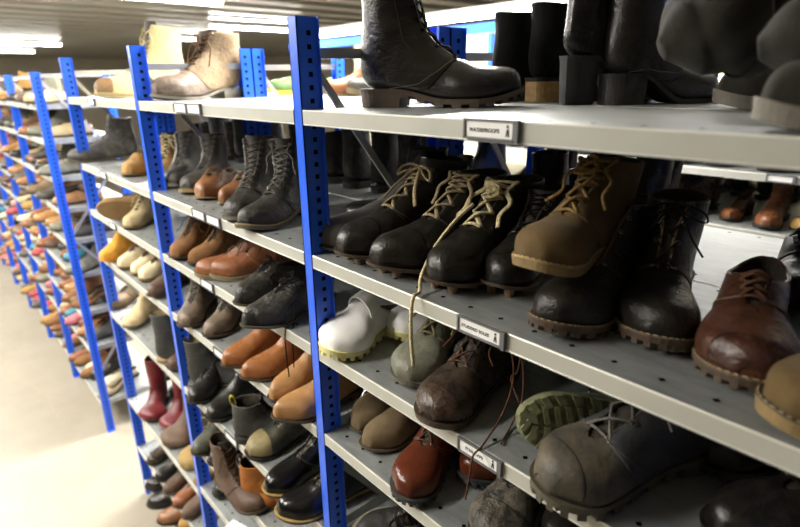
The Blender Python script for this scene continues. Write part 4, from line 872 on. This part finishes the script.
# runs beyond the cross aisle
FAR = [(BR1,'tan-brown'),(BR2,'brown suede'),(BR3,'chestnut'),(BK1,'black'),(BK4,'grey-black'),(DGB,'dark grey'),(BR4,'dark brown'),(TAN2,'tan'),(CRM,'cream'),(GRY,'grey'),(BR5,'olive brown'),(ORG2,'amber'),(GG,'grey-green'),
       (leather('a8434c',.5,.1),'dusty red'),(leather('d9cfae',.6,.1),'off-white'),(leather('3b7f93',.5,.1),'teal'),(leather('c0707c',.6,.1),'pink')]
for b_ in range(7):
    for li, z in enumerate(L2R):
        n = 8 if b_ < 3 else 6
        for j in range(n):
            x = XR - b_ - .05 - (j + .5) * (.93 / n) + rnd.uniform(-.012, .012)
            hi = li >= 5
            m, cn = rnd.choice(FAR if hi or b_ > 1 else FAR[:13])
            kd = rnd.choice(('boot', 'shoe', 'shoe', 'pump') if li > 0 else ('boot', 'shoe', 'shoe')); i = rnd.choice((0, 1, 4, 5, 0)) if kd == 'boot' else rnd.randrange(4)
            yaw = -PI/2 + rnd.uniform(-.25, .3); L_ = .27
            o = put(kd, i, m, x, L_ + rnd.uniform(-.05, .06), z + .0008, yaw, '%s %s, %s from right, %s shelf down, %s bay past the cross aisle' % (cn, kd, ORD[j], ORD[li], ORD[b_]))

for kd in PR:
    for i, o in enumerate(PR[kd]):
        if (kd, i) not in USED:
            for c in list(o.children_recursive) + [o]: bpy.data.objects.remove(c)
# grey slouch boots: soft shafts flopped over to the left, nearest the camera
def slouch(label, foot, pos, yaw, path, rads, seed):
    k = B(.27, foot, lace=None, sh=.5, ht=.40, hh=.012, ts=.020, sole=RGREY, amp=.004, w=1.05, seed=seed, th=1.05)
    r = make_shoe('slouch_boot', k); r.location = pos; r.rotation_euler = (0, 0, yaw); tag(r, label, 'boot')
    inv = (Matrix.Translation(pos) @ Euler((0, 0, yaw)).to_matrix().to_4x4()).inverted()
    c = spline(path, 8); n = 28; m = len(c); vs = []
    for i, p in enumerate(c):
        t = i / (m - 1); q = t * (len(rads) - 1); a = int(min(len(rads) - 2, q)); rr = [rads[a][j] + (rads[a+1][j] - rads[a][j]) * ss(0, 1, q - a) for j in (0, 1)]
        d = (c[min(i+1, m-1)] - c[max(i-1, 0)]).normalized(); side = d.cross(Vector((0, 0, 1))).normalized() if abs(d.z) < .98 else Vector((0, 1, 0)); up_ = side.cross(d)
        for j in range(n):
            th = 2 * PI * j / n; o_ = side * math.cos(th) * rr[0] + up_ * math.sin(th) * rr[1]
            w_ = 1 + .15 * noise.noise(Vector((math.cos(th) * 1.3, math.sin(th) * 1.3 + seed, t * 6))) + .05 * math.sin(t * 26 + 3 * math.sin(th * 2 + seed))
            vs.append(inv @ (p + o_ * w_))
    fs = [(i*n+j, i*n+(j+1) % n, (i+1)*n+(j+1) % n, (i+1)*n+j) for i in range(m-1) for j in range(n)] + [tuple((m-1)*n + j for j in range(n))]
    mesh_obj('shaft', vs, fs, foot, r, True, sub=1)
    q = m * 3 // 5; b = MB(); b.tube([vs[q*n + j % n] + (vs[q*n + j % n] - inv @ c[q]).normalized() * .001 for j in range(n + 1)], .0018, 6); b.build('seam', foot, r, True)
    return r
slouch('grey slouch boot whose wide soft shaft flops over towards the flat shoes', SGR, (0.867, 0.547, ZT + .0008), -2.653, [(0.808, 0.500, 2.311), (0.800, 0.420, 2.362), (0.763, 0.320, 2.373), (0.725, 0.260, 2.364), (0.691, 0.220, 2.355), (0.664, 0.200, 2.341), (0.639, 0.180, 2.325)], [(.060,.060),(.070,.065),(.080,.070),(.085,.072),(.080,.066),(.060,.052),(.016,.014)], 3)
slouch('grey slouch boot nearest the camera at the right end of the top shelf', SGR, (1.040, 0.167, ZT + .0008), -2.653, [(0.914, 0.130, 2.294), (0.886, 0.120, 2.330), (0.850, 0.110, 2.333), (0.814, 0.100, 2.326), (0.780, 0.090, 2.318)], [(.055,.055),(.058,.050),(.056,.048),(.048,.042),(.014,.012)], 8)
